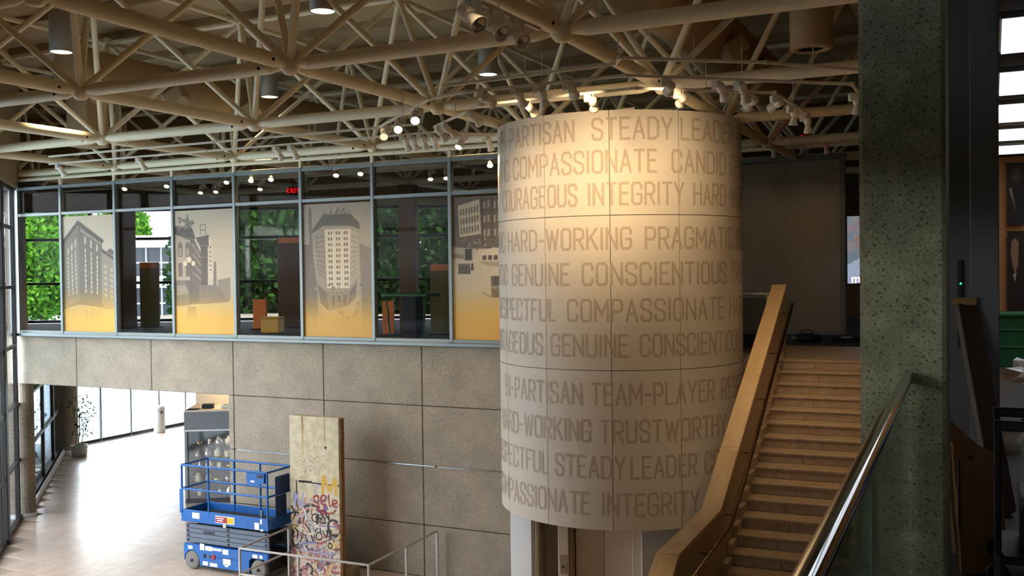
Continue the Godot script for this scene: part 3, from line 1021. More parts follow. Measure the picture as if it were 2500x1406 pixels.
# ------------------------------------------------------------------ elevator tower
# single line capitals, points in a box of width 1 and height 1
const GLYPH := {
	"A": [1.0, [[0, 0], [0.5, 1], [1, 0]], [[0.18, 0.33], [0.82, 0.33]]],
	"B": [0.9, [[0, 0], [0, 1], [0.65, 1], [0.9, 0.9], [0.9, 0.65], [0.65, 0.53], [0, 0.53]], [[0.65, 0.53], [1, 0.42], [1, 0.12], [0.7, 0], [0, 0]]],
	"C": [0.95, [[1, 0.72], [1, 0.86], [0.8, 1], [0.2, 1], [0, 0.86], [0, 0.14], [0.2, 0], [0.8, 0], [1, 0.14], [1, 0.28]]],
	"D": [0.95, [[0, 0], [0, 1], [0.65, 1], [1, 0.84], [1, 0.16], [0.65, 0], [0, 0]]],
	"E": [0.82, [[1, 1], [0, 1], [0, 0], [1, 0]], [[0, 0.53], [0.85, 0.53]]],
	"F": [0.8, [[1, 1], [0, 1], [0, 0]], [[0, 0.53], [0.85, 0.53]]],
	"G": [0.95, [[1, 0.74], [1, 0.86], [0.8, 1], [0.2, 1], [0, 0.86], [0, 0.14], [0.2, 0], [0.8, 0], [1, 0.14], [1, 0.46], [0.55, 0.46]]],
	"H": [0.95, [[0, 0], [0, 1]], [[1, 0], [1, 1]], [[0, 0.52], [1, 0.52]]],
	"I": [0.12, [[0.5, 0], [0.5, 1]]],
	"K": [0.95, [[0, 0], [0, 1]], [[1, 1], [0, 0.36]], [[0.35, 0.58], [1, 0]]],
	"L": [0.78, [[0, 1], [0, 0], [1, 0]]],
	"M": [1.2, [[0, 0], [0, 1], [0.5, 0.3], [1, 1], [1, 0]]],
	"N": [0.98, [[0, 0], [0, 1], [1, 0], [1, 1]]],
	"O": [0.95, [[0.2, 0], [0, 0.14], [0, 0.86], [0.2, 1], [0.8, 1], [1, 0.86], [1, 0.14], [0.8, 0], [0.2, 0]]],
	"P": [0.9, [[0, 0], [0, 1], [0.7, 1], [1, 0.88], [1, 0.56], [0.7, 0.44], [0, 0.44]]],
	"R": [0.92, [[0, 0], [0, 1], [0.7, 1], [1, 0.88], [1, 0.58], [0.7, 0.46], [0, 0.46]], [[0.5, 0.46], [1, 0]]],
	"S": [0.92, [[1, 0.76], [1, 0.87], [0.8, 1], [0.2, 1], [0, 0.87], [0, 0.68], [0.2, 0.56], [0.8, 0.44], [1, 0.32], [1, 0.13], [0.8, 0], [0.2, 0], [0, 0.13], [0, 0.24]]],
	"T": [0.92, [[0, 1], [1, 1]], [[0.5, 1], [0.5, 0]]],
	"U": [0.95, [[0, 1], [0, 0.14], [0.2, 0], [0.8, 0], [1, 0.14], [1, 1]]],
	"W": [1.4, [[0, 1], [0.26, 0], [0.5, 0.9], [0.74, 0], [1, 1]]],
	"Y": [0.98, [[0, 1], [0.5, 0.45], [1, 1]], [[0.5, 0.45], [0.5, 0]]],
	"-": [0.5, [[0, 0.46], [1, 0.46]]],
}

func word_mesh(st: SurfaceTool, text: String, a0: float, a1: float, y0: float, y1: float, r: float) -> void:
	var gap := 0.44
	var total := -gap
	for ch in text:
		total += GLYPH[ch][0] + gap
	var k := (a1 - a0) / total
	var hw := 0.0205
	var pos := a0
	for ch in text:
		var gl: Array = GLYPH[ch]
		for s in range(1, gl.size()):
			var pts: Array = gl[s]
			for i in pts.size() - 1:
				var p := Vector2((pos + pts[i][0] * gl[0] * k) * r, lerpf(y0 + hw, y1 - hw, pts[i][1]))
				var q := Vector2((pos + pts[i + 1][0] * gl[0] * k) * r, lerpf(y0 + hw, y1 - hw, pts[i + 1][1]))
				var d := (q - p).normalized()
				p -= d * hw * 0.8
				q += d * hw * 0.8
				var n := d.orthogonal() * hw
				var cuts := maxi(1, int(ceil(absf(q.x - p.x) / 0.09)))
				for c in cuts:
					var pa := p.lerp(q, float(c) / cuts)
					var pb := p.lerp(q, float(c + 1) / cuts)
					var quad := [pa + n, pb + n, pb - n, pa - n]
					var w := []
					for v in quad:
						w.append(Vector3(r * sin(v.x / r), v.y, r * cos(v.x / r)))
					var nn: Vector3 = (w[1] - w[0]).cross(w[2] - w[0])
					var order := [0, 1, 2, 0, 2, 3] if nn.dot(Vector3(w[0].x, 0, w[0].z)) < 0.0 else [0, 2, 1, 0, 3, 2]
					for o in order:
						st.add_vertex(w[o])
		pos += (gl[0] + gap) * k

func natural(text: String) -> float:
	var t := -0.44
	for ch in text:
		t += GLYPH[ch][0] + 0.44
	return t * 0.068

func build_tower() -> void:
	var o := thing("elevator_tower", "tall round cream elevator tower covered in rows of grey words", "elevator tower", Vector3(-5.87, 0, -16.49))
	var rows := [[2.052, 4.528], [4.539, 6.926], [6.937, 8.545]]
	var step := TAU / 12.0
	var ph := deg_to_rad(-14.05)
	for r in rows:
		for k in 12:
			var a := ph + step * k
			part(o, "panel", arc_shell(2.07, 2.1, a + 0.0026, a + step - 0.0026, r[0], r[1], 8), M.tower_panel)
	part(o, "liner", arc_shell(2.03, 2.066, 0.0, TAU, 2.08, 8.5, 48), M.tower_shade_joint)
	part(o, "lid", flat_ring(2.05, 8.46), M.tower_core)
	# printed words; the angle is measured round the tower
	var lines := [
		[8.081, 8.438, [["BI-PARTISAN", null, 0.01], ["STEADY", 0.158, 0.747], ["LEADER", 0.829, 1.439], ["PRAGMATIC", 1.55, null]]],
		[7.573, 7.943, [["PRAGMATIC", null, -0.688], ["COMPASSIONATE", -0.604, 0.623], ["CANDID", 0.752, 1.29], ["GENUINE", 1.393, null]]],
		[7.076, 7.441, [["COURAGEOUS", -0.828, 0.027], ["INTEGRITY", 0.122, 0.838], ["HARD-WORKING", 0.936, null]]],
		[6.396, 6.752, [["PRAGMATIC", null, -0.80], ["HARD-WORKING", -0.715, 0.429], ["PRAGMATIC", 0.54, 1.403], ["COURAGEOUS", 1.494, null]]],
		[5.842, 6.207, [["PRAGMATIC", null, -0.751], ["GENUINE", -0.648, -0.043], ["CONSCIENTIOUS", 0.071, 1.287], ["TRUSTWORTHY", 1.374, null]]],
		[5.28, 5.646, [["RESPECTFUL", null, -0.158], ["COMPASSIONATE", -0.05, 1.247], ["HARD-WORKING", 1.347, null]]],
		[4.735, 5.1, [["COURAGEOUS", null, -0.289], ["GENUINE", -0.195, 0.396], ["CONSCIENTIOUS", 0.495, 1.548]]],
		[3.985, 4.347, [["BI-PARTISAN", -0.819, 0.048], ["TEAM-PLAYER", 0.13, 1.119], ["RESPECTFUL", 1.214, null]]],
		[3.409, 3.775, [["HARD-WORKING", null, 0.111], ["TRUSTWORTHY", 0.194, 1.266]]],
		[2.847, 3.212, [["RESPECTFUL", null, -0.243], ["STEADY", -0.171, 0.366], ["LEADER", 0.417, 0.931], ["COURAGEOUS", 1.019, null]]],
		[2.27, 2.64, [["COMPASSIONATE", null, 0.098], ["INTEGRITY", 0.203, 0.955], ["TRUSTWORTHY", 1.049, null]]],
	]
	for l in lines:
		for w in l[2]:
			var st := SurfaceTool.new()
			st.begin(Mesh.PRIMITIVE_TRIANGLES)
			st.set_smooth_group(-1)
			var a0 = w[1]
			var a1 = w[2]
			if a0 == null:
				a0 = a1 - natural(w[0])
			if a1 == null:
				a1 = a0 + natural(w[0])
			word_mesh(st, w[0], a0, a1, l[0], l[1], 2.1025)
			st.generate_normals()
			part(o, "printed_word", st.commit(), M.print_taupe)
	# recessed foot with the lift doors
	var rr := 1.96
	part(o, "foot_wall", arc_shell(rr - 0.1, rr, -1.62, -0.52, 0.0, 2.1, 14), M.tower_core)
	part(o, "foot_wall", arc_shell(rr - 0.1, rr, 0.50, 2.2, 0.0, 2.1, 14), M.tower_core)
	part(o, "foot_wall", arc_shell(rr - 0.1, rr, 2.2, TAU - 1.62, 0.0, 2.1, 20), M.tower_core)
	var bay := Node3D.new()
	bay.name = "door_bay"
	o.add_child(bay)
	bay.rotation.y = deg_to_rad(10.0)
	box(bay, "side_niche", Vector3(-0.98, 1.04, 1.2), Vector3(0.5, 2.08, 0.06), M.tower_shade_joint)  # niche, cheek and jamb have their shade put into this brown
	box(bay, "niche_cheek", Vector3(-1.12, 1.04, 1.42), Vector3(0.06, 2.08, 0.45), M.tower_shade_joint)
	box(bay, "pier", Vector3(-0.655, 1.03, 1.62), Vector3(0.17, 2.04, 0.3), M.tower_trim)
	box(bay, "pier", Vector3(0.53, 1.03, 1.62), Vector3(0.15, 2.04, 0.3), M.tower_trim)
	box(bay, "jamb", Vector3(-0.54, 1.0, 1.6), Vector3(0.05, 1.98, 0.24), M.tower_shade_joint)
	box(bay, "head", Vector3(-0.03, 2.03, 1.66), Vector3(1.0, 0.06, 0.22), M.tower_trim)
	box(bay, "lift_door", Vector3(-0.265, 1.0, 1.52), Vector3(0.472, 1.98, 0.04), M.door_paint)
	box(bay, "lift_door", Vector3(0.215, 1.0, 1.55), Vector3(0.472, 1.98, 0.04), M.door_paint)
	box(bay, "call_plate", Vector3(-0.655, 1.38, 1.775), Vector3(0.11, 0.3, 0.016), M.steel, 0.004)
	box(bay, "call_button", Vector3(-0.655, 1.34, 1.786), Vector3(0.04, 0.04, 0.012), M.lift_dark, 0.003)
	# pale cove trays standing on the rim
	box(o, "cable_tray", Vector3(0.9, 8.63, -0.2), Vector3(0.9, 0.1, 0.35), M.track_white)
	tube(o, "perforated_channel", Vector3(-1.75, 8.56, 1.0), Vector3(0.75, 8.66, 1.3), 0.025, M.track_white, 6)

func flat_ring(r: float, y: float) -> ArrayMesh:
	return lathe([Vector2(0, y), Vector2(r, y), Vector2(r, y + 0.04), Vector2(0, y + 0.04)], 40, false)

# ------------------------------------------------------------------ staircase
func build_staircase() -> void:
	var o := thing("staircase", "broad travertine staircase climbing to the upper landing beside the tower", "staircase", Vector3(-3.196, 0, -17.151), 0.033)
	var wide := 2.85
	var r := 0.165
	var t := 0.334
	for k in range(0, 15):
		var y := UPPER - r * k
		if k > 0:
			box(o, "tread", Vector3(wide * 0.5, y - 0.02, t * (k - 0.5) + 0.0), Vector3(wide, 0.04, t + 0.03), M.step_stone, 0.008)
		var cuts := [0.0, 0.52 + 0.1 * (k % 2), 1.42 + 0.1 * (k % 2), 2.35, wide]
		for c in 4:
			box(o, "riser", Vector3((cuts[c] + cuts[c + 1]) * 0.5, y - 0.04 - (r - 0.04) * 0.5, t * k - 0.03), Vector3(cuts[c + 1] - cuts[c] - 0.006, r - 0.042, 0.03), M.step_stone, 0.003)
	var ly := UPPER - r * 15
	box(o, "landing", Vector3(wide * 0.5, ly - 0.06, 5.85), Vector3(wide, 0.12, 2.35), M.step_stone)
	var r2 := ly / 12.0
	for k in range(1, 12):
		box(o, "tread", Vector3(wide * 0.5, ly - r2 * k - 0.02, 6.98 + t * (k - 0.5)), Vector3(wide, 0.04, t + 0.03), M.step_stone)
	for k in range(0, 12):
		box(o, "riser", Vector3(wide * 0.5, ly - r2 * k - 0.04 - (r2 - 0.04) * 0.5, 6.98 + t * k - 0.03), Vector3(wide, r2 - 0.042, 0.03), M.step_stone)
	# carcass under the steps (profile in z,y turned to run along x)
	var turned := Transform3D(Basis(Vector3(0, 0, 1), Vector3(0, 1, 0), Vector3(-1, 0, 0)), Vector3.ZERO)
	var under := PackedVector2Array()
	for k in range(0, 15):
		under.append(Vector2(t * k - 0.05, UPPER - r * k - 0.045))
		under.append(Vector2(t * k - 0.05, UPPER - r * (k + 1) - 0.045))
	under.append(Vector2(6.9, ly - 0.13))
	for k in range(0, 12):
		under.append(Vector2(6.93 + t * k, ly - r2 * (k + 1) - 0.045 if k < 11 else 0.0))
		if k < 11:
			under.append(Vector2(6.93 + t * (k + 1), ly - r2 * (k + 1) - 0.045))
	under.append(Vector2(10.4, 0.0))
	under.append(Vector2(7.0, 0.0))
	under.append(Vector2(6.6, 1.4))
	under.append(Vector2(4.6, 1.6))
	under.append(Vector2(0.0, 3.86))
	under.append(Vector2(-0.05, 3.9))
	part(o, "carcass", prism(under, -wide + 0.01, -0.01), M.step_stone, turned)
	# parapet with coping
	var top := func(s: float) -> float:
		if s < 4.75:
			return UPPER + 0.851 - 0.494 * s
		if s < 6.86:
			return UPPER + 0.851 - 0.494 * 4.75
		return UPPER + 0.851 - 0.494 * 4.75 - 0.515 * (s - 6.86)
	var wall := PackedVector2Array()
	for s in [-0.8, 4.75, 6.86, 10.7]:
		wall.append(Vector2(s, top.call(s) - 0.05))
	wall.append(Vector2(10.7, 0.0))
	wall.append(Vector2(7.0, 0.0))
	wall.append(Vector2(6.5, 1.3))
	wall.append(Vector2(4.6, 1.45))
	wall.append(Vector2(0.3, 3.5))
	wall.append(Vector2(0.0, 4.47))
	wall.append(Vector2(-0.8, 4.545))
	part(o, "parapet", prism(wall, 0.07, 0.29), M.step_stone, turned)
	var cuts := [-0.82, 0.35, 1.35, 2.35, 3.55, 4.75, 5.8, 6.86, 8.0, 9.2, 10.7]
	for i in cuts.size() - 1:
		var a := Vector3(-0.175, top.call(cuts[i]) - 0.025, cuts[i] + 0.003)
		var b := Vector3(-0.175, top.call(cuts[i + 1] - 0.001) - 0.025, cuts[i + 1] - 0.003)
		beam(o, "coping_stone", a, b, 0.25, 0.05, M.coping_stone, 0.006)
	# bronze handrail on brackets
	var hr := func(s: float) -> float:
		return top.call(s) - 0.18
	var path := []
	for s in [-0.5, 1.0, 2.5, 4.0, 4.9, 7.0, 9.0, 10.4]:
		path.append(Vector3(0.09, hr.call(s), s))
	part(o, "handrail", sweep(path, 0.028, 14), M.bronze_rail)
	for s in [-0.3, 0.9, 2.1, 3.3, 4.5, 5.9, 7.4]:
		part(o, "bracket", sweep([Vector3(-0.07, hr.call(s) - 0.06, s), Vector3(0.06, hr.call(s) - 0.06, s), Vector3(0.09, hr.call(s), s)], 0.008, 6), M.bronze_rail)
	# stone skirting stepping up beside the treads
	for k in range(0, 15):
		var y := UPPER - r * k
		box(o, "skirting", Vector3(-0.03, y - 0.02, t * (k - 0.5) - 0.02), Vector3(0.07, 0.26, t - 0.006), M.step_stone, 0.004)
	# rail across the gap between the stair and the tower
	var g2 := thing("guard_rail", "short steel guard rail between the tower and the stair parapet", "railing")
	tube(g2, "top_rail", Vector3(-4.12, 5.63, -17.7), Vector3(-3.5, 5.63, -17.7), 0.022, M.rail_steel)
	box(g2, "glass_panel", Vector3(-3.83, 5.08, -17.7), Vector3(0.54, 0.98, 0.012), M.glass_tint, 0.002)
	tube(g2, "post", Vector3(-3.56, 4.5, -17.7), Vector3(-3.56, 5.62, -17.7), 0.018, M.rail_steel)

# ------------------------------------------------------------------ balcony with pillar, where the camera stands
func build_balcony() -> void:
	var p := thing("concrete_pillar", "square greenish concrete pillar with dark exposed stones beside the chrome rail", "pillar")
	box(p, "shaft", Vector3(-0.365, 5.65, -5.0), Vector3(0.365, 11.3, 0.4), M.pillar_concrete, 0.018)
	var b := thing("chrome_balustrade", "thick polished chrome handrail over greenish glass ending at the pillar", "railing")
	part(b, "handrail", sweep([Vector3(-0.17, 5.6, 2.4), Vector3(-0.267, 5.6, -1.65), Vector3(-0.343, 5.6, -4.79)], 0.026, 24), M.chrome)
	for s in [[2.3, 0.6], [0.57, -1.05], [-1.08, -2.7], [-2.73, -4.7]]:
		var xa := lerpf(-0.267, -0.343, (-1.65 - s[0]) / 3.14)
		var xb := lerpf(-0.267, -0.343, (-1.65 - s[1]) / 3.14)
		beam(b, "glass_panel", Vector3(xa, 5.07, s[0]), Vector3(xb, 5.07, s[1]), 0.014, 1.03, M.glass_green, 0.003)
	beam(b, "shoe", Vector3(-0.17, 4.57, 2.4), Vector3(-0.343, 4.57, -4.78), 0.06, 0.07, M.alu_dark)

# ------------------------------------------------------------------ scissor lift
func build_lift() -> void:
	var o := thing("scissor_lift", "blue electric scissor lift parked against the concrete wall", "scissor lift", Vector3(-14.07, 0, -15.95))
	# local x from -1.14 to 1.14, z from -0.4 to 0.4 (front towards the hall)
	var ch := Node3D.new()
	ch.name = "chassis"
	o.add_child(ch)
	var prof := PackedVector2Array([Vector2(-1.1, 0.52), Vector2(-1.1, 0.3)])
	for k in 7:
		var a := PI - PI * k / 6.0
		prof.append(Vector2(-0.88 + 0.21 * cos(a), 0.17 + 0.23 * sin(a)))
	prof.append(Vector2(-0.66, 0.1))
	prof.append(Vector2(0.62, 0.1))
	prof.append(Vector2(0.62, 0.34))
	prof.append(Vector2(0.68, 0.4))
	prof.append(Vector2(1.0, 0.4))
	prof.append(Vector2(1.08, 0.34))
	prof.append(Vector2(1.1, 0.52))
	part(ch, "side_cover", prism(prof, 0.3, 0.38), M.lift_blue)
	part(ch, "side_cover", prism(prof, -0.38, -0.3), M.lift_blue)
	box(ch, "frame", Vector3(0, 0.3, 0), Vector3(2.1, 0.36, 0.56), M.lift_dark)
	box(ch, "tray_seam", Vector3(-0.1, 0.32, 0.382), Vector3(0.98, 0.012, 0.006), M.lift_blue_dark, 0.001)
	var wh := lathe([Vector2(0, -0.06), Vector2(0.1, -0.06), Vector2(0.13, -0.05), Vector2(0.175, -0.06), Vector2(0.19, -0.03), Vector2(0.19, 0.03), Vector2(0.175, 0.06), Vector2(0.13, 0.05), Vector2(0.1, 0.06), Vector2(0, 0.06)], 28)
	for x in [-0.88, 0.86]:
		for z in [-0.33, 0.33]:
			var w := part(o, "wheel", wh, M.tyre, Transform3D(Basis(Vector3.RIGHT, PI / 2), Vector3(x, 0.19, z)))
			part(w, "hub", lathe([Vector2(0, -0.075), Vector2(0.035, -0.075), Vector2(0.04, 0.0), Vector2(0.035, 0.075), Vector2(0, 0.075)], 12), M.lift_dark)
	# folded scissor arms
	var pk := Node3D.new()
	pk.name = "scissor_pack"
	o.add_child(pk)
	for k in 4:
		var y := 0.59 + 0.098 * k
		for z in [0.3, -0.3]:
			box(pk, "arm", Vector3(0.0, y, z), Vector3(2.18, 0.09, 0.06), M.lift_grey, 0.01)
		for x in [-1.02, 0.05, 1.02]:
			tube(pk, "pivot", Vector3(x, y, 0.3), Vector3(x, y, 0.345), 0.024, M.lift_dark, 10)
	box(pk, "hydraulics", Vector3(0, 0.75, 0), Vector3(1.9, 0.3, 0.4), M.lift_dark)
	letters(pk, "number", "IS2668E", 0.062, M.lift_dark, at(Vector3(-0.45, 0.785, 0.334)))
	# platform
	var pf := Node3D.new()
	pf.name = "platform"
	o.add_child(pf)
	box(pf, "deck", Vector3(0, 1.045, 0), Vector3(2.24, 0.05, 0.74), M.lift_dark)
	box(pf, "toe_board", Vector3(0, 1.11, 0.39), Vector3(2.28, 0.25, 0.025), M.lift_blue)
	box(pf, "toe_board", Vector3(0, 1.11, -0.39), Vector3(2.28, 0.22, 0.025), M.lift_blue)
	box(pf, "toe_board", Vector3(-1.13, 1.11, 0), Vector3(0.025, 0.22, 0.76), M.lift_blue)
	box(pf, "toe_board", Vector3(1.13, 1.11, 0), Vector3(0.025, 0.22, 0.76), M.lift_blue)
	var rails := Node3D.new()
	rails.name = "guard_rails"
	o.add_child(rails)
	for z in [-0.385, 0.385]:
		for x in [-1.12, -0.4, 1.12]:
			tube(rails, "post", Vector3(x, 1.1, z), Vector3(x, 2.15, z), 0.022, M.lift_blue, 10)
		for y in [2.15, 1.66]:
			tube(rails, "rail", Vector3(-1.12, y, z), Vector3(1.12, y, z), 0.022, M.lift_blue, 10)
	for x in [-1.12, 1.12]:
		for y in [2.15, 1.66]:
			tube(rails, "rail", Vector3(x, y, -0.385), Vector3(x, y, 0.385), 0.022, M.lift_blue, 10)
	tube(rails, "post", Vector3(0.3, 1.1, -0.385), Vector3(0.3, 2.15, -0.385), 0.022, M.lift_blue, 10)
	box(rails, "end_plate", Vector3(-1.13, 1.4, 0.395), Vector3(0.1, 0.5, 0.015), M.lift_blue)
	var cb := part(o, "control_box", prism(PackedVector2Array([Vector2(-0.24, 0.22), Vector2(0.2, 0.22), Vector2(0.2, 0.02), Vector2(0.02, -0.02), Vector2(-0.2, -0.04), Vector2(-0.24, 0.06)]), -0.07, 0.07), M.lift_blue, at(Vector3(0.82, 1.9, 0.3)))
	box(cb, "panel", Vector3(0.1, 0.16, 0.074), Vector3(0.14, 0.06, 0.012), M.lift_dark, 0.003)
	box(cb, "decal", Vector3(-0.08, 0.05, 0.072), Vector3(0.1, 0.04, 0.006), M.sticker_white, 0.002)
	box(o, "document_box", Vector3(1.17, 1.86, -0.02), Vector3(0.05, 0.36, 0.44), M.lift_blue_dark, 0.02)
	box(o, "gate_plate", Vector3(1.14, 1.42, 0.0), Vector3(0.02, 0.44, 0.34), M.lift_blue_dark)
	box(o, "foot_pedal", Vector3(0.9, 1.25, 0.3), Vector3(0.06, 0.22, 0.05), M.lift_grey, 0.01)
	# decals
	var dz := 0.407
	for d in [[-0.73, 1.13, 0.2, 0.12], [0.86, 1.07, 0.12, 0.14], [0.97, 1.17, 0.05, 0.1], [0.98, 1.0, 0.08, 0.035]]:
		box(o, "decal", Vector3(d[0], d[1], dz), Vector3(d[2], d[3], 0.006), M.sticker_white, 0.002)
	box(o, "hire_sign", Vector3(0.04, 1.11, dz), Vector3(0.5, 0.15, 0.008), M.sticker_white, 0.002)
	box(o, "hire_sign_red", Vector3(-0.05, 1.11, dz + 0.006), Vector3(0.3, 0.12, 0.006), M.sticker_red, 0.002)
	box(o, "hire_sign_yellow", Vector3(0.18, 1.11, dz + 0.006), Vector3(0.16, 0.12, 0.006), M.sticker_yellow, 0.002)
	for k in 2:
		box(o, "hire_sign_print", Vector3(-0.08, 1.135 - 0.045 * k, dz + 0.01), Vector3(0.2 - 0.05 * k, 0.022, 0.004), M.sticker_white, 0.001)
	box(o, "latch", Vector3(0.03, 0.99, dz), Vector3(0.08, 0.07, 0.02), M.cream_ware, 0.006)
	for d in [[-0.92, 0.45, 0.12, 0.07], [-0.6, 0.49, 0.12, 0.13], [-0.42, 0.475, 0.19, 0.09], [-0.2, 0.475, 0.24, 0.05], [0.02, 0.45, 0.15, 0.1], [-0.52, 0.16, 0.14, 0.08], [-0.3, 0.15, 0.2, 0.07], [0.05, 0.25, 0.2, 0.12], [0.04, 0.18, 0.1, 0.06], [0.78, 0.45, 0.13, 0.07], [0.93, 0.45, 0.08, 0.06]]:
		box(o, "decal", Vector3(d[0], d[1], 0.383), Vector3(d[2], d[3], 0.006), M.sticker_white, 0.002)
	box(o, "switch", Vector3(-0.54, 0.31, 0.388), Vector3(0.07, 0.07, 0.016), M.lift_dark, 0.004)
	box(o, "switch", Vector3(-0.3, 0.31, 0.388), Vector3(0.09, 0.1, 0.016), M.sticker_red, 0.01)
	tube(o, "key_switch", Vector3(-0.43, 0.31, 0.38), Vector3(-0.43, 0.31, 0.4), 0.035, M.lift_grey, 12)

# ------------------------------------------------------------------ painted concrete wall segment
func build_segment() -> void:
	var o := thing("wall_segment", "upright concrete wall segment with graffiti covering its lower half", "wall segment", Vector3(-12.125, 0, -16.09))
	var m := mat("segment_face", Color.WHITE, 0.85)
	m.albedo_texture = graffiti()
	part(o, "painted_face", sheet(1.19, 3.25), m, at(Vector3(0, 1.63, 0.091)))
	tri(mat("segment_body", Color.WHITE, 0.9), speckled(256, rgb(172, 152, 118), 0.4, 0.07, 0.3, 0.1, 71), 0.9)
	# body with a worn, uneven outline
	var pts := PackedVector2Array()
	for k in 17:
		pts.append(Vector2(-0.6 + rng.randf_range(-0.006, 0.008), 3.25 * k / 16.0))
	for k in 17:
		pts.append(Vector2(0.6 + rng.randf_range(-0.008, 0.006), 3.25 - 3.25 * k / 16.0))
	part(o, "slab", prism(pts, -0.09, 0.088), M.segment_body)
	box(o, "rusty_edge", Vector3(0.602, 1.62, -0.03), Vector3(0.012, 3.22, 0.09), M.rust, 0.004)
	var ft := PackedVector2Array([Vector2(-0.6, 0.0), Vector2(0.6, 0.0), Vector2(0.6, 0.22), Vector2(-0.6, 0.3)])
	part(o, "foot", prism(ft, -0.55, -0.09), M.segment_body)

func graffiti() -> ImageTexture:
	var w := 256
	var h := 700
	var im := Image.create(w, h, false, Image.FORMAT_RGB8)
	var n1 := noise_img(256, 0.02, 61)
	var n2 := noise_img(256, 0.12, 62, FastNoiseLite.TYPE_SIMPLEX, 2)
	for y in h:
		for x in w:
			var v := 0.88 + 0.18 * (n1.get_pixel(x, y % 256).r - 0.5) + 0.16 * (n2.get_pixel(x, (y * 2) % 256).r - 0.5)
			im.set_pixel(x, y, Color(0.88 * v, 0.82 * v, 0.68 * v))
	# rust runs and stains
	for k in 40:
		var yy := k * 0.006
		stroke(im, Vector2(0.27 + rng.randf_range(-0.012, 0.012), 0.0 + yy), Vector2(0.27 + rng.randf_range(-0.012, 0.012), 0.012 + yy), 0.012, Color(0.58 + 0.004 * k, 0.42 + 0.006 * k, 0.24 + 0.006 * k))
	for k in 24:
		stroke(im, Vector2(0.72, k * 0.006), Vector2(0.72 + rng.randf_range(-0.01, 0.01), 0.01 + k * 0.006), 0.01, Color(0.6, 0.54, 0.42))
	for k in 70:
		var c := rng.randf_range(0.46, 0.62)
		disc(im, rng.randf_range(0.15, 0.75), rng.randf_range(0.16, 0.40), rng.randf_range(0.004, 0.014), Color(c, c * 0.95, c * 0.82))
	disc(im, 0.74, 0.185, 0.022, Color(0.12, 0.10, 0.08))
	# lower half: tangled paint
	var ink := [Color8(150, 92, 96), Color8(60, 56, 58), Color8(170, 164, 178), Color8(190, 136, 104), Color8(198, 168, 104), Color8(122, 122, 154), Color8(208, 198, 184), Color8(176, 120, 120), Color8(142, 152, 146), Color8(72, 66, 68), Color8(196, 182, 160)]
	for k in 300:
		var y0 := 0.5 + pow(rng.randf(), 0.75) * 0.5
		var c: Color = ink[rng.randi() % ink.size()]
		if y0 > 0.84 and rng.randf() < 0.6:
			c = [ink[0], ink[7], ink[6]][rng.randi() % 3]
		var p := Vector2(rng.randf(), y0)
		var ang := rng.randf() * TAU
		var curl := rng.randf_range(-0.5, 0.5)
		var tk := rng.randf_range(0.005, 0.022)
		for s in rng.randi_range(3, 9):
			var q := p + Vector2(cos(ang) * 0.045, sin(ang) * 0.016)
			stroke(im, p, q, tk, c)
			p = q
			ang += curl
	# black marks, M and N
	var blk := Color8(40, 36, 34)
	stroke(im, Vector2(0.17, 0.405), Vector2(0.45, 0.403), 0.018, blk)
	stroke(im, Vector2(0.45, 0.408), Vector2(1.0, 0.41), 0.01, blk)
	stroke(im, Vector2(0.13, 0.40), Vector2(0.13, 0.5), 0.012, blk)
	var yl := Color8(200, 162, 70)
	for s in [[0.67, 0.47, 0.68, 0.355], [0.68, 0.355, 0.81, 0.45], [0.81, 0.45, 0.93, 0.365], [0.93, 0.365, 0.94, 0.47]]:
		stroke(im, Vector2(s[0], s[1]), Vector2(s[2], s[3]), 0.03, yl)
	var lv := Color8(160, 158, 190)
	for s in [[0.09, 0.57, 0.1, 0.48], [0.1, 0.48, 0.24, 0.57], [0.24, 0.57, 0.26, 0.475]]:
		stroke(im, Vector2(s[0], s[1]), Vector2(s[2], s[3]), 0.022, lv)
	var rd := Color8(142, 50, 58)
	disc(im, 0.72, 0.553, 0.05, Color8(112, 92, 140))
	for run in [[[0.58, 0.53], [0.49, 0.52], [0.49, 0.49], [0.56, 0.48], [0.58, 0.5], [0.57, 0.545]], [[0.62, 0.52], [0.72, 0.505], [0.73, 0.48], [0.66, 0.475], [0.62, 0.5], [0.64, 0.53], [0.74, 0.535]], [[0.78, 0.47], [0.8, 0.535], [0.84, 0.54]], [[0.84, 0.53], [0.95, 0.515], [0.95, 0.5], [0.87, 0.5], [0.86, 0.535], [0.96, 0.54]], [[0.48, 0.545], [0.6, 0.55], [0.56, 0.575], [0.7, 0.565], [0.62, 0.59], [0.86, 0.58], [0.92, 0.56]]]:
		for k in run.size() - 1:
			stroke(im, Vector2(run[k][0], run[k][1]), Vector2(run[k + 1][0], run[k + 1][1]), 0.013, rd)
	for cc in [[0.5, 0.62, 0.06], [0.66, 0.63, 0.05], [0.58, 0.73, 0.06], [0.8, 0.78, 0.04]]:
		for k in 12:
			var a0 := TAU * k / 12.0
			var a1 := TAU * (k + 1) / 12.0
			stroke(im, Vector2(cc[0] + cc[2] * cos(a0), cc[1] + cc[2] * 0.4 * sin(a0)), Vector2(cc[0] + cc[2] * cos(a1), cc[1] + cc[2] * 0.4 * sin(a1)), 0.01, blk)
	for k in 16:
		var bx := 0.06 + rng.randf() * 0.7
		var by := 0.59 + rng.randf() * 0.14
		stroke(im, Vector2(bx, by), Vector2(bx + rng.randf_range(-0.06, 0.06), by + rng.randf_range(0.02, 0.05)), 0.012, blk)
	stroke(im, Vector2(0.1, 0.83), Vector2(0.8, 0.835), 0.012, lv)
	return ImageTexture.create_from_image(im)

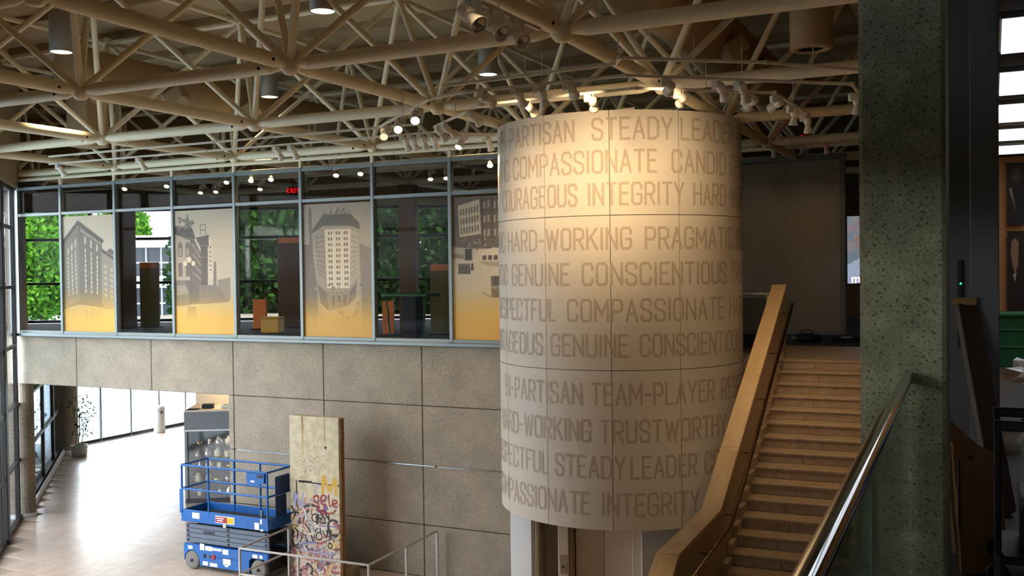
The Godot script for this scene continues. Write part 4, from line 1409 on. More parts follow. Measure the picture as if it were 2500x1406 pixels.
# ------------------------------------------------------------------ steel pen round the segment
func build_pen() -> void:
	var o := thing("barrier_rail", "low grey steel barrier railing standing round the graffiti wall segment", "railing")
	var a := Vector3(-12.62, 0, -14.36)
	var b := Vector3(-9.8, 0, -14.42)
	var c := Vector3(-9.84, 0, -16.86)
	var d := Vector3(-12.78, 0, -16.86)
	for s in [[a, b], [b, c], [d, a]]:
		for y in [1.0, 0.52]:
			if y < 0.9 and s[0] == b:
				continue
			beam(o, "rail", s[0] + Vector3(0, y, 0), s[1] + Vector3(0, y, 0), 0.035, 0.035, M.rail_steel)
	for p in [a, b, c, d, a.lerp(b, 0.47), b.lerp(c, 0.52), a.lerp(d, 0.62)]:
		box(o, "post", p + Vector3(0, 0.51, 0), Vector3(0.04, 1.0, 0.04), M.rail_steel, 0.004)
		box(o, "foot_plate", p + Vector3(0, 0.005, 0), Vector3(0.12, 0.012, 0.12), M.rail_steel, 0.003)

# ------------------------------------------------------------------ lobby things
func build_lobby() -> void:
	var pot := thing("potted_bamboo", "tall thin bamboo plant in a pale pot by the entrance glass", "plant", Vector3(-27.95, 0, -23.95))
	part(pot, "pot", lathe([Vector2(0, 0), Vector2(0.2, 0), Vector2(0.24, 0.02), Vector2(0.27, 0.36), Vector2(0.24, 0.36), Vector2(0.23, 0.3), Vector2(0, 0.3)], 20), M.pot_white)
	part(pot, "soil", lathe([Vector2(0, 0.31), Vector2(0.23, 0.31)], 20), M.soil)
	var leaf := SurfaceTool.new()
	leaf.begin(Mesh.PRIMITIVE_TRIANGLES)
	for k in 7:
		var s := 0.12 + rng.randf() * 0.12
		cane(pot, k)
	for k in 170:
		var a := rng.randf() * TAU
		var hgt := 0.7 + rng.randf() * 1.35
		var rad := rng.randf_range(0.05, 0.42) * (0.5 + 0.5 * sin(hgt))
		leaf_quad(leaf, Vector3(cos(a) * rad + 0.12, hgt, sin(a) * rad), 0.2, 0.028)
	leaf.generate_normals()
	part(pot, "foliage", leaf.commit(), M.leaf_dark_0)
	var bin := thing("waste_bin", "white cylindrical bin standing before the entrance glass", "bin", Vector3(-29.1, 0, -28.7))
	part(bin, "body", lathe([Vector2(0, 0), Vector2(0.2, 0), Vector2(0.21, 0.03), Vector2(0.21, 0.86), Vector2(0.19, 0.88)], 22), M.white_plastic)
	part(bin, "lid", lathe([Vector2(0.215, 0.87), Vector2(0.22, 0.94), Vector2(0.17, 1.02), Vector2(0, 1.04)], 22), M.white_plastic)
	box(bin, "mark", Vector3(0.2, 0.8, 0.07), Vector3(0.02, 0.1, 0.1), M.charcoal, 0.003, 0.3)
	var mat_o := thing("entrance_mat", "pale grey entrance mat at the far end of the hall", "mat", Vector3(-27.4, 0, -30.2))
	box(mat_o, "pile", Vector3(0, 0.008, 0), Vector3(2.6, 0.016, 1.5), M.shop_grey, 0.004)

func cane(pot: Node3D, k: int) -> void:
	var a := TAU * k / 7.0
	var base := Vector3(cos(a) * 0.1, 0.3, sin(a) * 0.1)
	var tip := base + Vector3(cos(a) * 0.25 + 0.15, 1.35 + 0.1 * (k % 4), sin(a) * 0.25)
	var mid := base.lerp(tip, 0.5) - Vector3(cos(a) * 0.06, 0, sin(a) * 0.06)
	part(pot, "cane", sweep([base, mid, tip], 0.008, 6), M.leaf_dark_0)

func leaf_quad(st: SurfaceTool, p: Vector3, l: float, w: float) -> void:
	var d := Vector3(rng.randf_range(-1, 1), rng.randf_range(-0.8, 0.3), rng.randf_range(-1, 1)).normalized()
	var s := d.cross(Vector3(rng.randf_range(-1, 1), 1, rng.randf_range(-1, 1))).normalized() * w
	var m := p + d * l * 0.45
	var e := p + d * l
	for v in [p, m + s, e, p, e, m - s]:
		st.add_vertex(v)

# ------------------------------------------------------------------ museum shop behind the passage
func build_shop() -> void:
	# front runs from (-19.4,-20) towards (0.86,-0.51)
	var turn := atan2(0.51, 0.86)
	var o := thing("shop_display", "grey shop front with glazed display shelves beyond the passage", "display case", Vector3(-19.4, 0, -20.0), turn)
	var L := 3.6
	box(o, "fascia", Vector3(L * 0.5, 2.2, -0.05), Vector3(L, 0.46, 0.12), M.shop_grey)
	box(o, "lower_strip", Vector3(L * 0.5, 1.95, 0.0), Vector3(L, 0.045, 0.16), M.facade_white)
	box(o, "end_wall", Vector3(0.04, 1.2, -0.3), Vector3(0.08, 2.4, 0.6), M.shop_grey)
	box(o, "back_panel", Vector3(L * 0.5, 0.98, -0.56), Vector3(L, 1.9, 0.05), M.shop_dark)
	box(o, "plinth", Vector3(L * 0.5, 0.06, -0.28), Vector3(L, 0.12, 0.56), M.shop_dark)
	var shelves := [0.16, 0.52, 0.86, 1.18, 1.5]
	for y in shelves:
		box(o, "glass_shelf", Vector3(L * 0.5, y - 0.01, -0.28), Vector3(L - 0.1, 0.016, 0.48), M.glass_tint, 0.002)
	box(o, "front_pane", Vector3(L * 0.5, 1.02, 0.02), Vector3(L - 0.1, 1.8, 0.01), M.glass_clear, 0.002)
	for k in 3:
		box(o, "post", Vector3(0.09 + k * (L - 0.13) * 0.5, 1.0, 0.0), Vector3(0.04, 1.9, 0.06), M.alu_dark, 0.004)
	# lit counter top above
	box(o, "upper_back", Vector3(L * 0.5, 2.95, -1.4), Vector3(L, 1.0, 0.05), M.shop_white)
	box(o, "counter_top", Vector3(L * 0.5, 2.45, -0.7), Vector3(L, 0.05, 1.4), M.shop_white)
	# lamp strip under the fascia
	box(o, "lamp_strip", Vector3(L * 0.5, 1.915, -0.1), Vector3(L - 0.3, 0.02, 0.04), M.tube_light, 0.004)
	var al := AreaLight3D.new()
	al.name = "shop_lamp"
	al.area_size = Vector2(L - 0.4, 0.1)
	al.light_color = rgb(255, 228, 184)
	al.light_energy = 0.35
	al.shadow_enabled = true
	al.position = Vector3(L * 0.5, 1.89, -0.12)
	al.rotation_degrees = Vector3(-90, 0, 0)
	o.add_child(al)
	var sl := thing("added_shop_lamp", "small round lamp added under the slab to light the shop counter", "lamp", o.transform * Vector3(1.0, 3.4, -0.7))  # invented fixture that brightens the upper counter
	part(sl, "rim", lathe([Vector2(0.1, -0.04), Vector2(0.12, -0.04), Vector2(0.12, 0.0), Vector2(0, 0.0)], 18), M.alu)
	part(sl, "lamp_face", lathe([Vector2(0, -0.035), Vector2(0.1, -0.035)], 18), M.downlight_glow)
	lamp_point(sl, Vector3(0, -0.1, 0), rgb(255, 226, 180), 1.2)
	var cup := lathe([Vector2(0, 0), Vector2(0.06, 0), Vector2(0.065, 0.02), Vector2(0.07, 0.17), Vector2(0.06, 0.17), Vector2(0.055, 0.02), Vector2(0, 0.02)], 14)
	var jar := lathe([Vector2(0, 0), Vector2(0.08, 0), Vector2(0.1, 0.05), Vector2(0.1, 0.14), Vector2(0.05, 0.19), Vector2(0.05, 0.23), Vector2(0.065, 0.24), Vector2(0, 0.245)], 14)
	var bowl := lathe([Vector2(0, 0), Vector2(0.05, 0), Vector2(0.05, 0.02), Vector2(0.12, 0.1), Vector2(0.11, 0.1), Vector2(0.04, 0.03), Vector2(0, 0.03)], 14)
	var kinds := [["cup", cup, "cream_ware", "cream cup"], ["jar", jar, "silver_ware", "silver jar"], ["bowl", bowl, "brass", "brass bowl"], ["jar", jar, "cream_ware", "cream jar"], ["cup", cup, "silver_ware", "silver cup"]]
	var words := ["bottom", "second", "third", "fourth", "top"]
	var place := ["first", "second", "third", "fourth", "fifth", "sixth", "seventh"]
	for si in shelves.size():
		for k in 7:
			var kd: Array = kinds[(k * 2 + si * 3) % kinds.size()]
			var x := 0.28 + 0.26 * k + (0.05 if si % 2 == 0 else 0.0)
			var p := o.transform * Vector3(x, shelves[si] - 0.002, -0.22 - 0.05 * ((k + si) % 3))
			var t := thing("display_" + kd[0], "%s, %s from the hall end on the %s shop shelf" % [kd[3], place[k], words[si]], kd[0], p, rng.randf() * 3.0, "wares on the shop display shelves")
			part(t, "vessel", kd[1], M[kd[2]])
			if kd[0] == "cup":
				part(t, "handle", sweep([Vector3(0.065, 0.14, 0), Vector3(0.11, 0.13, 0), Vector3(0.115, 0.07, 0), Vector3(0.067, 0.04, 0)], 0.01, 6), M[kd[2]])
	# things on the counter top
	var items := [[0.55, 0.4, "black card reader standing on the pale shop counter", "card reader", Vector3(0.3, 0.12, 0.2), "charcoal"], [0.2, 0.22, "flat black tablet lying on the shop counter", "tablet", Vector3(0.3, 0.02, 0.22), "black"], [1.1, 0.35, "white paper tray on the shop counter", "tray", Vector3(0.34, 0.1, 0.26), "white_plastic"], [2.3, 0.95, "brown wooden display box on the shop counter", "box", Vector3(1.3, 0.42, 0.4), "brown_paint"]]
	for it in items:
		var p := o.transform * Vector3(it[0], 2.475, -it[1])
		var t := thing(it[3].replace(" ", "_"), it[2], it[3], p, turn)
		box(t, "case", Vector3(0, it[4].y * 0.5, 0), it[4], M[it[5]], 0.01)
		box(t, "face", Vector3(0, it[4].y + 0.004, 0), Vector3(it[4].x * 0.8, 0.008, it[4].z * 0.7), M.lift_grey if it[5] != "brown_paint" else M.dark_wood, 0.003)

# ------------------------------------------------------------------ exhibits behind the gallery window
func build_gallery_things() -> void:
	var y := 4.535
	var panels := [
		["exhibit_board", "tall brown exhibit panel behind the third gallery pane", Vector3(-23.2, y, -21.6), Vector3(0.75, 3.6, 0.12), "brown_paint", ""],
		["exhibit_board", "olive exhibit panel with an orange heading strip behind the gallery window", Vector3(-22.8, y, -22.2), Vector3(0.62, 1.95, 0.08), "olive_paint", "orange_paint"],
		["exhibit_board", "wide brown panel with orange heading behind the fifth gallery pane", Vector3(-18.1, y, -23.0), Vector3(0.85, 2.6, 0.1), "brown_paint", "orange_paint"],
		["exhibit_board", "low red-orange panel standing behind the fifth gallery pane", Vector3(-18.45, y, -22.0), Vector3(0.4, 0.85, 0.08), "orange_paint", ""],
		["exhibit_board", "tall tan exhibit pier behind the seventh gallery pane", Vector3(-12.95, y, -21.0), Vector3(0.42, 3.7, 0.3), "brown_paint", ""],
		["exhibit_board", "pale framed panel with an orange label beside the tan exhibit pier", Vector3(-12.3, y, -21.4), Vector3(0.5, 1.75, 0.05), "olive_paint", "orange_paint"],
		["exhibit_board", "narrow orange panel leaning behind the green exhibit table", Vector3(-13.5, y, -20.9), Vector3(0.3, 0.85, 0.06), "orange_paint", ""],
	]
	for p in panels:
		var o := thing(p[0], p[1], "panel", p[2], 0.25)
		var s: Vector3 = p[3]
		box(o, "board", Vector3(0, s.y * 0.5, 0), s, M[p[4]], 0.01)
		if p[5] != "":
			box(o, "heading", Vector3(0, s.y - 0.09, s.z * 0.5 + 0.008), Vector3(s.x * 0.92, 0.16, 0.016), M[p[5]], 0.004)
		box(o, "base_plate", Vector3(0, 0.015, 0), Vector3(s.x + 0.06, 0.03, s.z + 0.2), M.charcoal, 0.006)
	var bx := thing("exhibit_box", "yellow box on the gallery floor behind the fifth pane", "box", Vector3(-17.2, y, -21.0), 0.3)
	box(bx, "crate", Vector3(0, 0.19, 0), Vector3(0.5, 0.38, 0.4), M.yellow_plastic, 0.02)
	box(bx, "lid", Vector3(0, 0.4, 0), Vector3(0.54, 0.04, 0.44), M.yellow_plastic, 0.01)
	var t := thing("exhibit_table", "green exhibit table on a dark pedestal behind the seventh gallery pane", "table", Vector3(-12.3, y, -20.0))
	box(t, "top", Vector3(0, 1.02, 0), Vector3(1.25, 0.08, 0.6), M.green_paint, 0.02)
	box(t, "pedestal", Vector3(0.05, 0.49, 0), Vector3(0.4, 0.98, 0.35), M.charcoal, 0.01)
	for s in [-1, 1]:
		part(t, "leg", sweep([Vector3(0.56 * s, 1.0, 0.2), Vector3(0.5 * s, 0.6, 0.2), Vector3(0.44 * s, 0.0, 0.2)], 0.02, 8), M.green_paint)
	var ex := thing("exit_sign", "red glowing exit sign hanging behind the gallery window", "exit sign", Vector3(-16.3, 8.24, -20.8), 0.5)
	box(ex, "housing", Vector3(0, 0, 0), Vector3(0.26, 0.18, 0.05), M.charcoal, 0.01)
	letters(ex, "lettering", "EXIT", 0.12, M.exit_red_glow, at(Vector3(0, -0.002, 0.03)))
	tube(ex, "stem", Vector3(0, 0.09, 0), Vector3(0, 0.5, 0), 0.012, M.charcoal, 8)
	lamp_point(ex, Vector3(0, 0, 0.12), rgb(255, 30, 30), 0.015)

func lamp_point(parent: Node3D, p: Vector3, c: Color, e: float, size := 0.05) -> void:
	var l := OmniLight3D.new()
	l.name = "lamp"
	l.position = p
	l.light_color = c
	l.light_energy = e
	l.light_size = size
	l.omni_range = 60.0
	l.omni_attenuation = 2.0
	l.shadow_enabled = true
	parent.add_child(l, true)

# ------------------------------------------------------------------ upper landing
func build_landing_things() -> void:
	var y := 4.535
	var w := setting("wall_landing", "dark glossy screen wall in a grey frame at the back of the upper landing")
	box(w, "screen", Vector3(-4.7, 6.55, -23.62), Vector3(3.25, 3.95, 0.04), M.screen_cloth, 0.004)
	box(w, "frame_top", Vector3(-4.7, 8.6, -23.6), Vector3(3.5, 0.12, 0.12), M.partition_dark)
	box(w, "frame_side", Vector3(-3.04, 6.55, -23.6), Vector3(0.12, 4.0, 0.12), M.partition_dark)
	box(w, "frame_side", Vector3(-6.36, 6.55, -23.6), Vector3(0.12, 4.0, 0.12), M.partition_dark)
	box(w, "frame_foot", Vector3(-4.7, 4.58, -23.6), Vector3(3.4, 0.09, 0.12), M.partition_dark)
	var hd := setting("trim_3", "pale ceiling rails over the upper landing")
	for zz in [-21.6, -22.6, -24.6]:
		beam(hd, "rail", Vector3(-7.0, 8.75, zz), Vector3(0.0, 8.75, zz), 0.06, 0.09, M.frame_paint)
	# television with a face, part of it hidden by the pillar
	var tv := thing("wall_screen", "lit screen with a blurred face in grey and white beside the pillar", "screen", Vector3(-2.75, 6.52, -27.0))
	box(tv, "bezel", Vector3(0, 0, -0.03), Vector3(1.3, 1.8, 0.06), M.black)
	var im := Image.create(96, 128, false, Image.FORMAT_RGB8)
	im.fill(Color8(122, 134, 150))
	for k in 30:
		disc(im, rng.randf_range(0.0, 0.3), rng.randf_range(0.05, 0.5), rng.randf_range(0.04, 0.1), Color8(128 + rng.randi() % 26, 126 + rng.randi() % 20, 134 + rng.randi() % 20))
	poly(im, [[0.16, 0.3], [0.5, 0.12], [0.8, 0.3], [0.75, 0.62], [0.45, 0.75], [0.24, 0.6]], Color8(146, 122, 118))
	poly(im, [[0.0, 0.72], [0.25, 0.62], [0.35, 0.8], [0.2, 1.0], [0.0, 1.0]], Color8(170, 182, 206))
	poly(im, [[0.25, 0.9], [0.4, 0.7], [0.95, 0.66], [1.0, 1.0], [0.2, 1.0]], Color8(34, 38, 56))
	var sm := mat("screen_glow", Color.BLACK, 0.3)
	sm.emission_enabled = true
	sm.emission_texture = ImageTexture.create_from_image(im)
	sm.emission_energy_multiplier = 0.9
	part(tv, "screen", sheet(1.24, 1.74), sm, at(Vector3(0, 0, 0.006)))
	letters(tv, "caption", "m", 0.2, M.tube_light, at(Vector3(-0.42, -0.76, 0.014)))
	var tl := AreaLight3D.new()
	tl.name = "screen_lamp"
	tl.area_size = Vector2(1.2, 1.7)
	tl.light_color = rgb(170, 186, 214)
	tl.light_energy = 0.15
	tl.shadow_enabled = true
	tl.position = Vector3(0, 0, 0.04)
	tl.rotation_degrees = Vector3(0, 180, 0)
	tv.add_child(tl)
	box(tv, "stand_column", Vector3(0, -1.42, -0.05), Vector3(0.5, 1.1, 0.06), M.charcoal)
	var ex := thing("exit_sign", "red exit sign seen edge-on above the upper landing", "exit sign", Vector3(-3.42, 8.72, -21.0), 0.8)
	box(ex, "housing", Vector3.ZERO, Vector3(0.3, 0.2, 0.06), M.charcoal, 0.01)
	letters(ex, "lettering", "EXIT", 0.12, M.exit_red_glow, at(Vector3(0, -0.002, 0.034)))
	tube(ex, "stem", Vector3(0, 0.1, 0), Vector3(0, 0.5, 0), 0.012, M.charcoal, 8)
	lamp_point(ex, Vector3(0, 0, 0.12), rgb(255, 30, 30), 0.015)
	for k in 3:
		var hp := Vector3(-5.3 + 1.1 * k, 8.705, -21.6)
		head(hp, Vector3(-5.0 + 0.9 * k, 6.6, -23.6), "small spotlight, %s from the tower on the landing rail" % ["first", "second", "third"][k], "spotlights over the upper landing", 0.6, 1)
	# odds and ends on the carpet
	var bag := thing("tool_bag", "low black bag lying on the dark carpet of the landing", "bag", Vector3(-3.5, y, -21.4), 0.2)
	part(bag, "body", lathe([Vector2(0, 0), Vector2(0.2, 0.0), Vector2(0.24, 0.06), Vector2(0.2, 0.14), Vector2(0.1, 0.17), Vector2(0, 0.17)], 14), M.black, Transform3D(Basis.from_scale(Vector3(1.3, 1, 0.8)), Vector3.ZERO))
	part(bag, "handle", sweep([Vector3(-0.16, 0.14, 0), Vector3(-0.08, 0.24, 0), Vector3(0.08, 0.24, 0), Vector3(0.16, 0.14, 0)], 0.014, 6), M.charcoal)
	var cab := thing("cable_coil", "coil of black cable with a white card lying on the carpet", "cable", Vector3(-2.75, y, -21.6))
	for k in 3:
		var ring := []
		for i in 19:
			ring.append(Vector3(cos(TAU * i / 18.0) * (0.26 + 0.03 * k), 0.014 + 0.026 * k, sin(TAU * i / 18.0) * 0.2))
		part(cab, "loop", sweep(ring, 0.013, 6), M.black)
	box(cab, "card", Vector3(0.02, 0.09, 0.02), Vector3(0.2, 0.012, 0.12), M.cream_ware, 0.003, 0.3)

# ------------------------------------------------------------------ right hand side: partition and the room behind it
func build_right_room() -> void:
	var y := UPPER
	var w := setting("wall_partition", "grey partition wall end beside the pillar")
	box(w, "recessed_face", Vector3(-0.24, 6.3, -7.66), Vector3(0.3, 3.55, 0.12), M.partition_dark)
	box(w, "end_face", Vector3(-0.045, 7.9, -7.6), Vector3(0.18, 6.75, 0.22), M.partition_grey, 0.006)
	var rw := setting("wall_room", "warm plaster walls of the exhibition room on the far side")
	box(rw, "side_face", Vector3(-0.1, 6.3, -13.7), Vector3(0.1, 3.5, 12.0), M.room_wall)
	box(rw, "back_face", Vector3(3.0, 6.3, -20.3), Vector3(6.3, 3.5, 0.15), M.room_wall)
	box(rw, "far_side_face", Vector3(6.1, 6.3, -13.9), Vector3(0.15, 3.5, 12.6), M.room_wall)
	var rc := setting("ceiling_room", "low dark ceiling of the exhibition room")
	box(rc, "slab", Vector3(3.05, 8.12, -14.0), Vector3(6.2, 0.14, 12.8), M.charcoal)
	var zs := [[-8.69, -10.03], [-11.11, -12.5], [-13.34, -14.87], [-15.78, -17.08], [-17.97, -19.17]]
	var ord := ["nearest", "second nearest", "middle", "second farthest", "farthest"]
	for k in zs.size():
		var z: float = (zs[k][0] + zs[k][1]) * 0.5
		var l := thing("ceiling_light", "%s of five wide glowing white ceiling panels in the side room" % ord[k], "ceiling light", Vector3(1.36, 8.0, z), 0.0, "luminous ceiling panels")
		var ln: float = zs[k][0] - zs[k][1]
		box(l, "frame", Vector3(0, 0.035, 0), Vector3(2.6, 0.05, ln + 0.04), M.alu, 0.004)
		box(l, "diffuser", Vector3(0, 0.0, 0), Vector3(2.56, 0.02, ln), M.panel_light, 0.003)
		var al := AreaLight3D.new()
		al.name = "panel_lamp"
		al.area_size = Vector2(2.5, ln)
		al.light_color = rgb(226, 236, 250)
		al.light_energy = 0.5
		al.shadow_enabled = true
		al.position = Vector3(0, -0.02, 0)
		al.rotation_degrees = Vector3(-90, 0, 0)
		l.add_child(al)
	# portrait banners
	for k in 2:
		var b := thing("portrait_banner", ["upper dark banner with a man in a suit, cut by the picture edge", "lower dark banner with a pale face in profile in the side room"][k], "banner", Vector3(0.4, [7.35, 5.95][k], -20.1), 0.0, "portrait banners in the side room")
		var im := Image.create(64, 128, false, Image.FORMAT_RGB8)
		im.fill(Color8(40, 28, 22))
		if k == 0:
			disc(im, 0.5, 0.2, 0.24, Color8(84, 62, 48))
			poly(im, [[0.1, 1.0], [0.2, 0.45], [0.45, 0.38], [0.8, 0.45], [0.95, 1.0]], Color8(26, 20, 18))
			poly(im, [[0.1, 0.4], [0.25, 0.38], [0.5, 0.8]], Color8(150, 130, 110))
		else:
			disc(im, 0.4, 0.25, 0.22, Color8(146, 112, 84))
			poly(im, [[0.22, 0.12], [0.4, 0.07], [0.62, 0.12], [0.58, 0.42], [0.42, 0.52], [0.26, 0.4]], Color8(150, 116, 88))
			poly(im, [[0.3, 0.52], [0.42, 0.62], [0.5, 0.5]], Color8(180, 168, 150))
		var bm := mat("banner_%d" % k, Color.WHITE, 0.7)
		bm.albedo_texture = ImageTexture.create_from_image(im)
		part(b, "cloth", sheet(0.3, [1.1, 1.45][k]), bm)
		tube(b, "rod", Vector3(-0.17, [0.56, 0.735][k], 0), Vector3(0.17, [0.56, 0.735][k], 0), 0.012, M.charcoal, 8)
	var rb := thing("red_banner", "red printed banner at the picture edge in the side room", "banner", Vector3(0.78, 5.9, -20.1))
	part(rb, "cloth", sheet(0.4, 1.3), M.sticker_red)
	var gc := thing("green_counter", "long dark green counter in the side room", "counter", Vector3(1.3, y, -17.2))
	box(gc, "body", Vector3(0, 0.38, 0), Vector3(2.4, 0.76, 0.7), M.green_paint)
	box(gc, "top", Vector3(0, 0.79, 0), Vector3(2.5, 0.05, 0.8), M.green_paint)
	for k in 2:
		box(gc, "moulding", Vector3(0, 0.3 + 0.26 * k, 0.36), Vector3(2.4, 0.03, 0.03), M.green_paint)
	# heap on the floor
	var bg := thing("plastic_bag", "crumpled clear plastic sheet heaped on the blue tarpaulin", "plastic sheet", Vector3(0.5, y + 0.44, -10.7))
	part(bg, "sheet", crumple(0.4, 0.22, 5), M.bag_plastic)
	var tp := thing("tarpaulin", "bundled blue tarpaulin on the floor behind the cart", "tarpaulin", Vector3(0.75, y, -10.4))
	part(tp, "bundle", crumple(0.5, 0.4, 9), M.tarp_blue)
	var bk := thing("white_bucket", "small white tub on the floor beside the blue tarpaulin", "tub", Vector3(0.12, y, -9.2))
	part(bk, "tub", lathe([Vector2(0, 0), Vector2(0.09, 0), Vector2(0.12, 0.2), Vector2(0.1, 0.2), Vector2(0.08, 0.02), Vector2(0, 0.02)], 16), M.white_plastic)
	part(bk, "rim", lathe([Vector2(0.118, 0.19), Vector2(0.13, 0.2), Vector2(0.118, 0.21)], 16), M.white_plastic)
	# cart and cases in the dark foreground
	var ct := thing("black_cart", "black tubular cart in the dark corner behind the pillar", "cart", Vector3(0.3, y, -5.6))
	for x in [-0.28, 0.5]:
		for z in [-0.25, 0.25]:
			box(ct, "upright", Vector3(x, 0.42, z), Vector3(0.035, 0.72, 0.035), M.black)
			part(ct, "caster", lathe([Vector2(0, -0.02), Vector2(0.05, -0.02), Vector2(0.055, 0), Vector2(0.05, 0.02), Vector2(0, 0.02)], 14), M.charcoal, Transform3D(Basis(Vector3.RIGHT, PI / 2), Vector3(x, 0.055, z)))
	for z in [-0.25, 0.25]:
		box(ct, "top_bar", Vector3(0.11, 0.78, z), Vector3(0.82, 0.05, 0.035), M.black)
	box(ct, "deck", Vector3(0.11, 0.13, 0), Vector3(0.8, 0.04, 0.54), M.black)
	var cs := thing("equipment_case", "dark equipment case with a grey lid strip on the black cart", "case", Vector3(0.42, y + 0.15, -5.6))
	box(cs, "body", Vector3(0, 0.11, 0), Vector3(0.6, 0.22, 0.4), M.charcoal, 0.02)
	box(cs, "lid", Vector3(0, 0.25, 0), Vector3(0.62, 0.05, 0.42), M.partition_dark, 0.015)
	part(cs, "handle", sweep([Vector3(-0.02, 0.27, 0.2), Vector3(-0.02, 0.3, 0.24), Vector3(0.12, 0.3, 0.24), Vector3(0.12, 0.27, 0.2)], 0.01, 6), M.black)
	var bd := thing("leaning_beam", "long dark wooden beam leaning against the grey partition", "beam", Vector3(-0.04, y, -7.1))
	beam(bd, "timber", Vector3(0.1, 0.02, 0.25), Vector3(-0.12, 1.28, -0.36), 0.13, 0.09, M.dark_wood, 0.006)
	box(bd, "end_cap", Vector3(-0.125, 1.31, -0.37), Vector3(0.15, 0.05, 0.13), M.plywood, 0.006)
	var pl := thing("plywood_offcut", "pale plywood offcut with a slanted top standing behind the pillar", "board", Vector3(-0.06, y, -6.0), 0.9)
	part(pl, "board", prism(PackedVector2Array([Vector2(-0.2, 0), Vector2(0.2, 0), Vector2(0.2, 0.5), Vector2(0.05, 0.56), Vector2(-0.2, 0.76)]), -0.009, 0.009), M.plywood, Transform3D(Basis(Vector3.RIGHT, -0.12), Vector3(0, 0.002, 0)))
	box(pl, "knot", Vector3(-0.02, 0.5, -0.045), Vector3(0.04, 0.02, 0.006), M.dark_wood, 0.002)
	var pl2 := thing("plywood_offcut", "narrow brown board leaning close against the pillar", "board", Vector3(-0.1, y, -5.5), 0.7)
	part(pl2, "board", prism(PackedVector2Array([Vector2(-0.06, 0), Vector2(0.12, 0), Vector2(0.02, 0.62), Vector2(-0.06, 0.66)]), -0.009, 0.009), M.plywood, Transform3D(Basis(Vector3.RIGHT, -0.1), Vector3(0, 0.002, 0)))
	box(pl2, "edge_strip", Vector3(-0.055, 0.3, -0.02), Vector3(0.012, 0.56, 0.012), M.dark_wood, 0.002)
	var lv := thing("spirit_level", "yellow tool standing on end at the bottom picture edge", "tool", Vector3(0.02, y, -4.6))
	box(lv, "handle", Vector3(0, 0.12, 0), Vector3(0.05, 0.24, 0.04), M.yellow_plastic, 0.01)
	box(lv, "grip", Vector3(0, 0.3, 0), Vector3(0.04, 0.13, 0.03), M.charcoal, 0.012)
	var dv := thing("wall_device", "slim black wall device with two green indicator lights", "device", Vector3(-0.2, 5.55, -7.56))
	box(dv, "body", Vector3(0, 0.28, 0), Vector3(0.035, 0.6, 0.03), M.black, 0.006)
	for yy in [0.06, 0.42]:
		box(dv, "indicator_led", Vector3(0.006, yy, 0.018), Vector3(0.012, 0.014, 0.008), M.led_green_glow, 0.002)
	var tl := thing("tube_lamp", "short bright tube lamp on the wall of the side room", "lamp", Vector3(0.85, 7.75, -16.0), 0.3)
	tube(tl, "tube_glow", Vector3(-0.15, 0, 0), Vector3(0.2, 0.06, 0), 0.02, M.tube_light, 8)
	tube(tl, "stem", Vector3(0, 0.02, 0), Vector3(0, 0.3, 0), 0.008, M.charcoal, 6)
	lamp_point(tl, Vector3(0, -0.06, 0.06), rgb(255, 226, 186), 0.5)

func crumple(r: float, h: float, sd: int) -> ArrayMesh:
	var n := FastNoiseLite.new()
	n.seed = sd
	n.frequency = 2.4
	n.fractal_octaves = 2
	var st := SurfaceTool.new()
	st.begin(Mesh.PRIMITIVE_TRIANGLES)
	st.set_smooth_group(-1)
	var pt := func(i: int, k: int) -> Vector3:
		var a := TAU * k / 18.0
		var t := i / 6.0
		var d := Vector3(cos(a) * sin(t * PI * 0.5), cos(t * PI * 0.5), sin(a) * sin(t * PI * 0.5))
		var f := 1.0 + 0.45 * n.get_noise_3d(d.x, d.y, d.z)
		return Vector3(d.x * r * f, maxf(0.0, d.y * h * f), d.z * r * f)
	for i in 6:
		for k in 18:
			var a: Vector3 = pt.call(i, k)
			var b: Vector3 = pt.call(i, (k + 1) % 18)
			var c: Vector3 = pt.call(i + 1, (k + 1) % 18)
			var d: Vector3 = pt.call(i + 1, k)
			for v in [a, b, c, a, c, d]:
				st.add_vertex(v)
	st.generate_normals()
	return st.commit()

# ------------------------------------------------------------------ track lighting
var head_meshes := {}

func track(called: String, label: String, pts: Array) -> void:
	var o := thing(called, label, "light track")
	for i in pts.size() - 1:
		beam(o, "rail", pts[i], pts[i + 1], 0.035, 0.035, M.track_white, 0.004)
		var m: Vector3 = pts[i].lerp(pts[i + 1], 0.5)
		tube(o, "hanger", m, Vector3(m.x, CHORD_Y + 0.1, m.z), 0.006, M.track_white, 6)
	for i in range(1, pts.size() - 1):
		box(o, "coupler", pts[i], Vector3(0.06, 0.045, 0.06), M.track_white, 0.006)

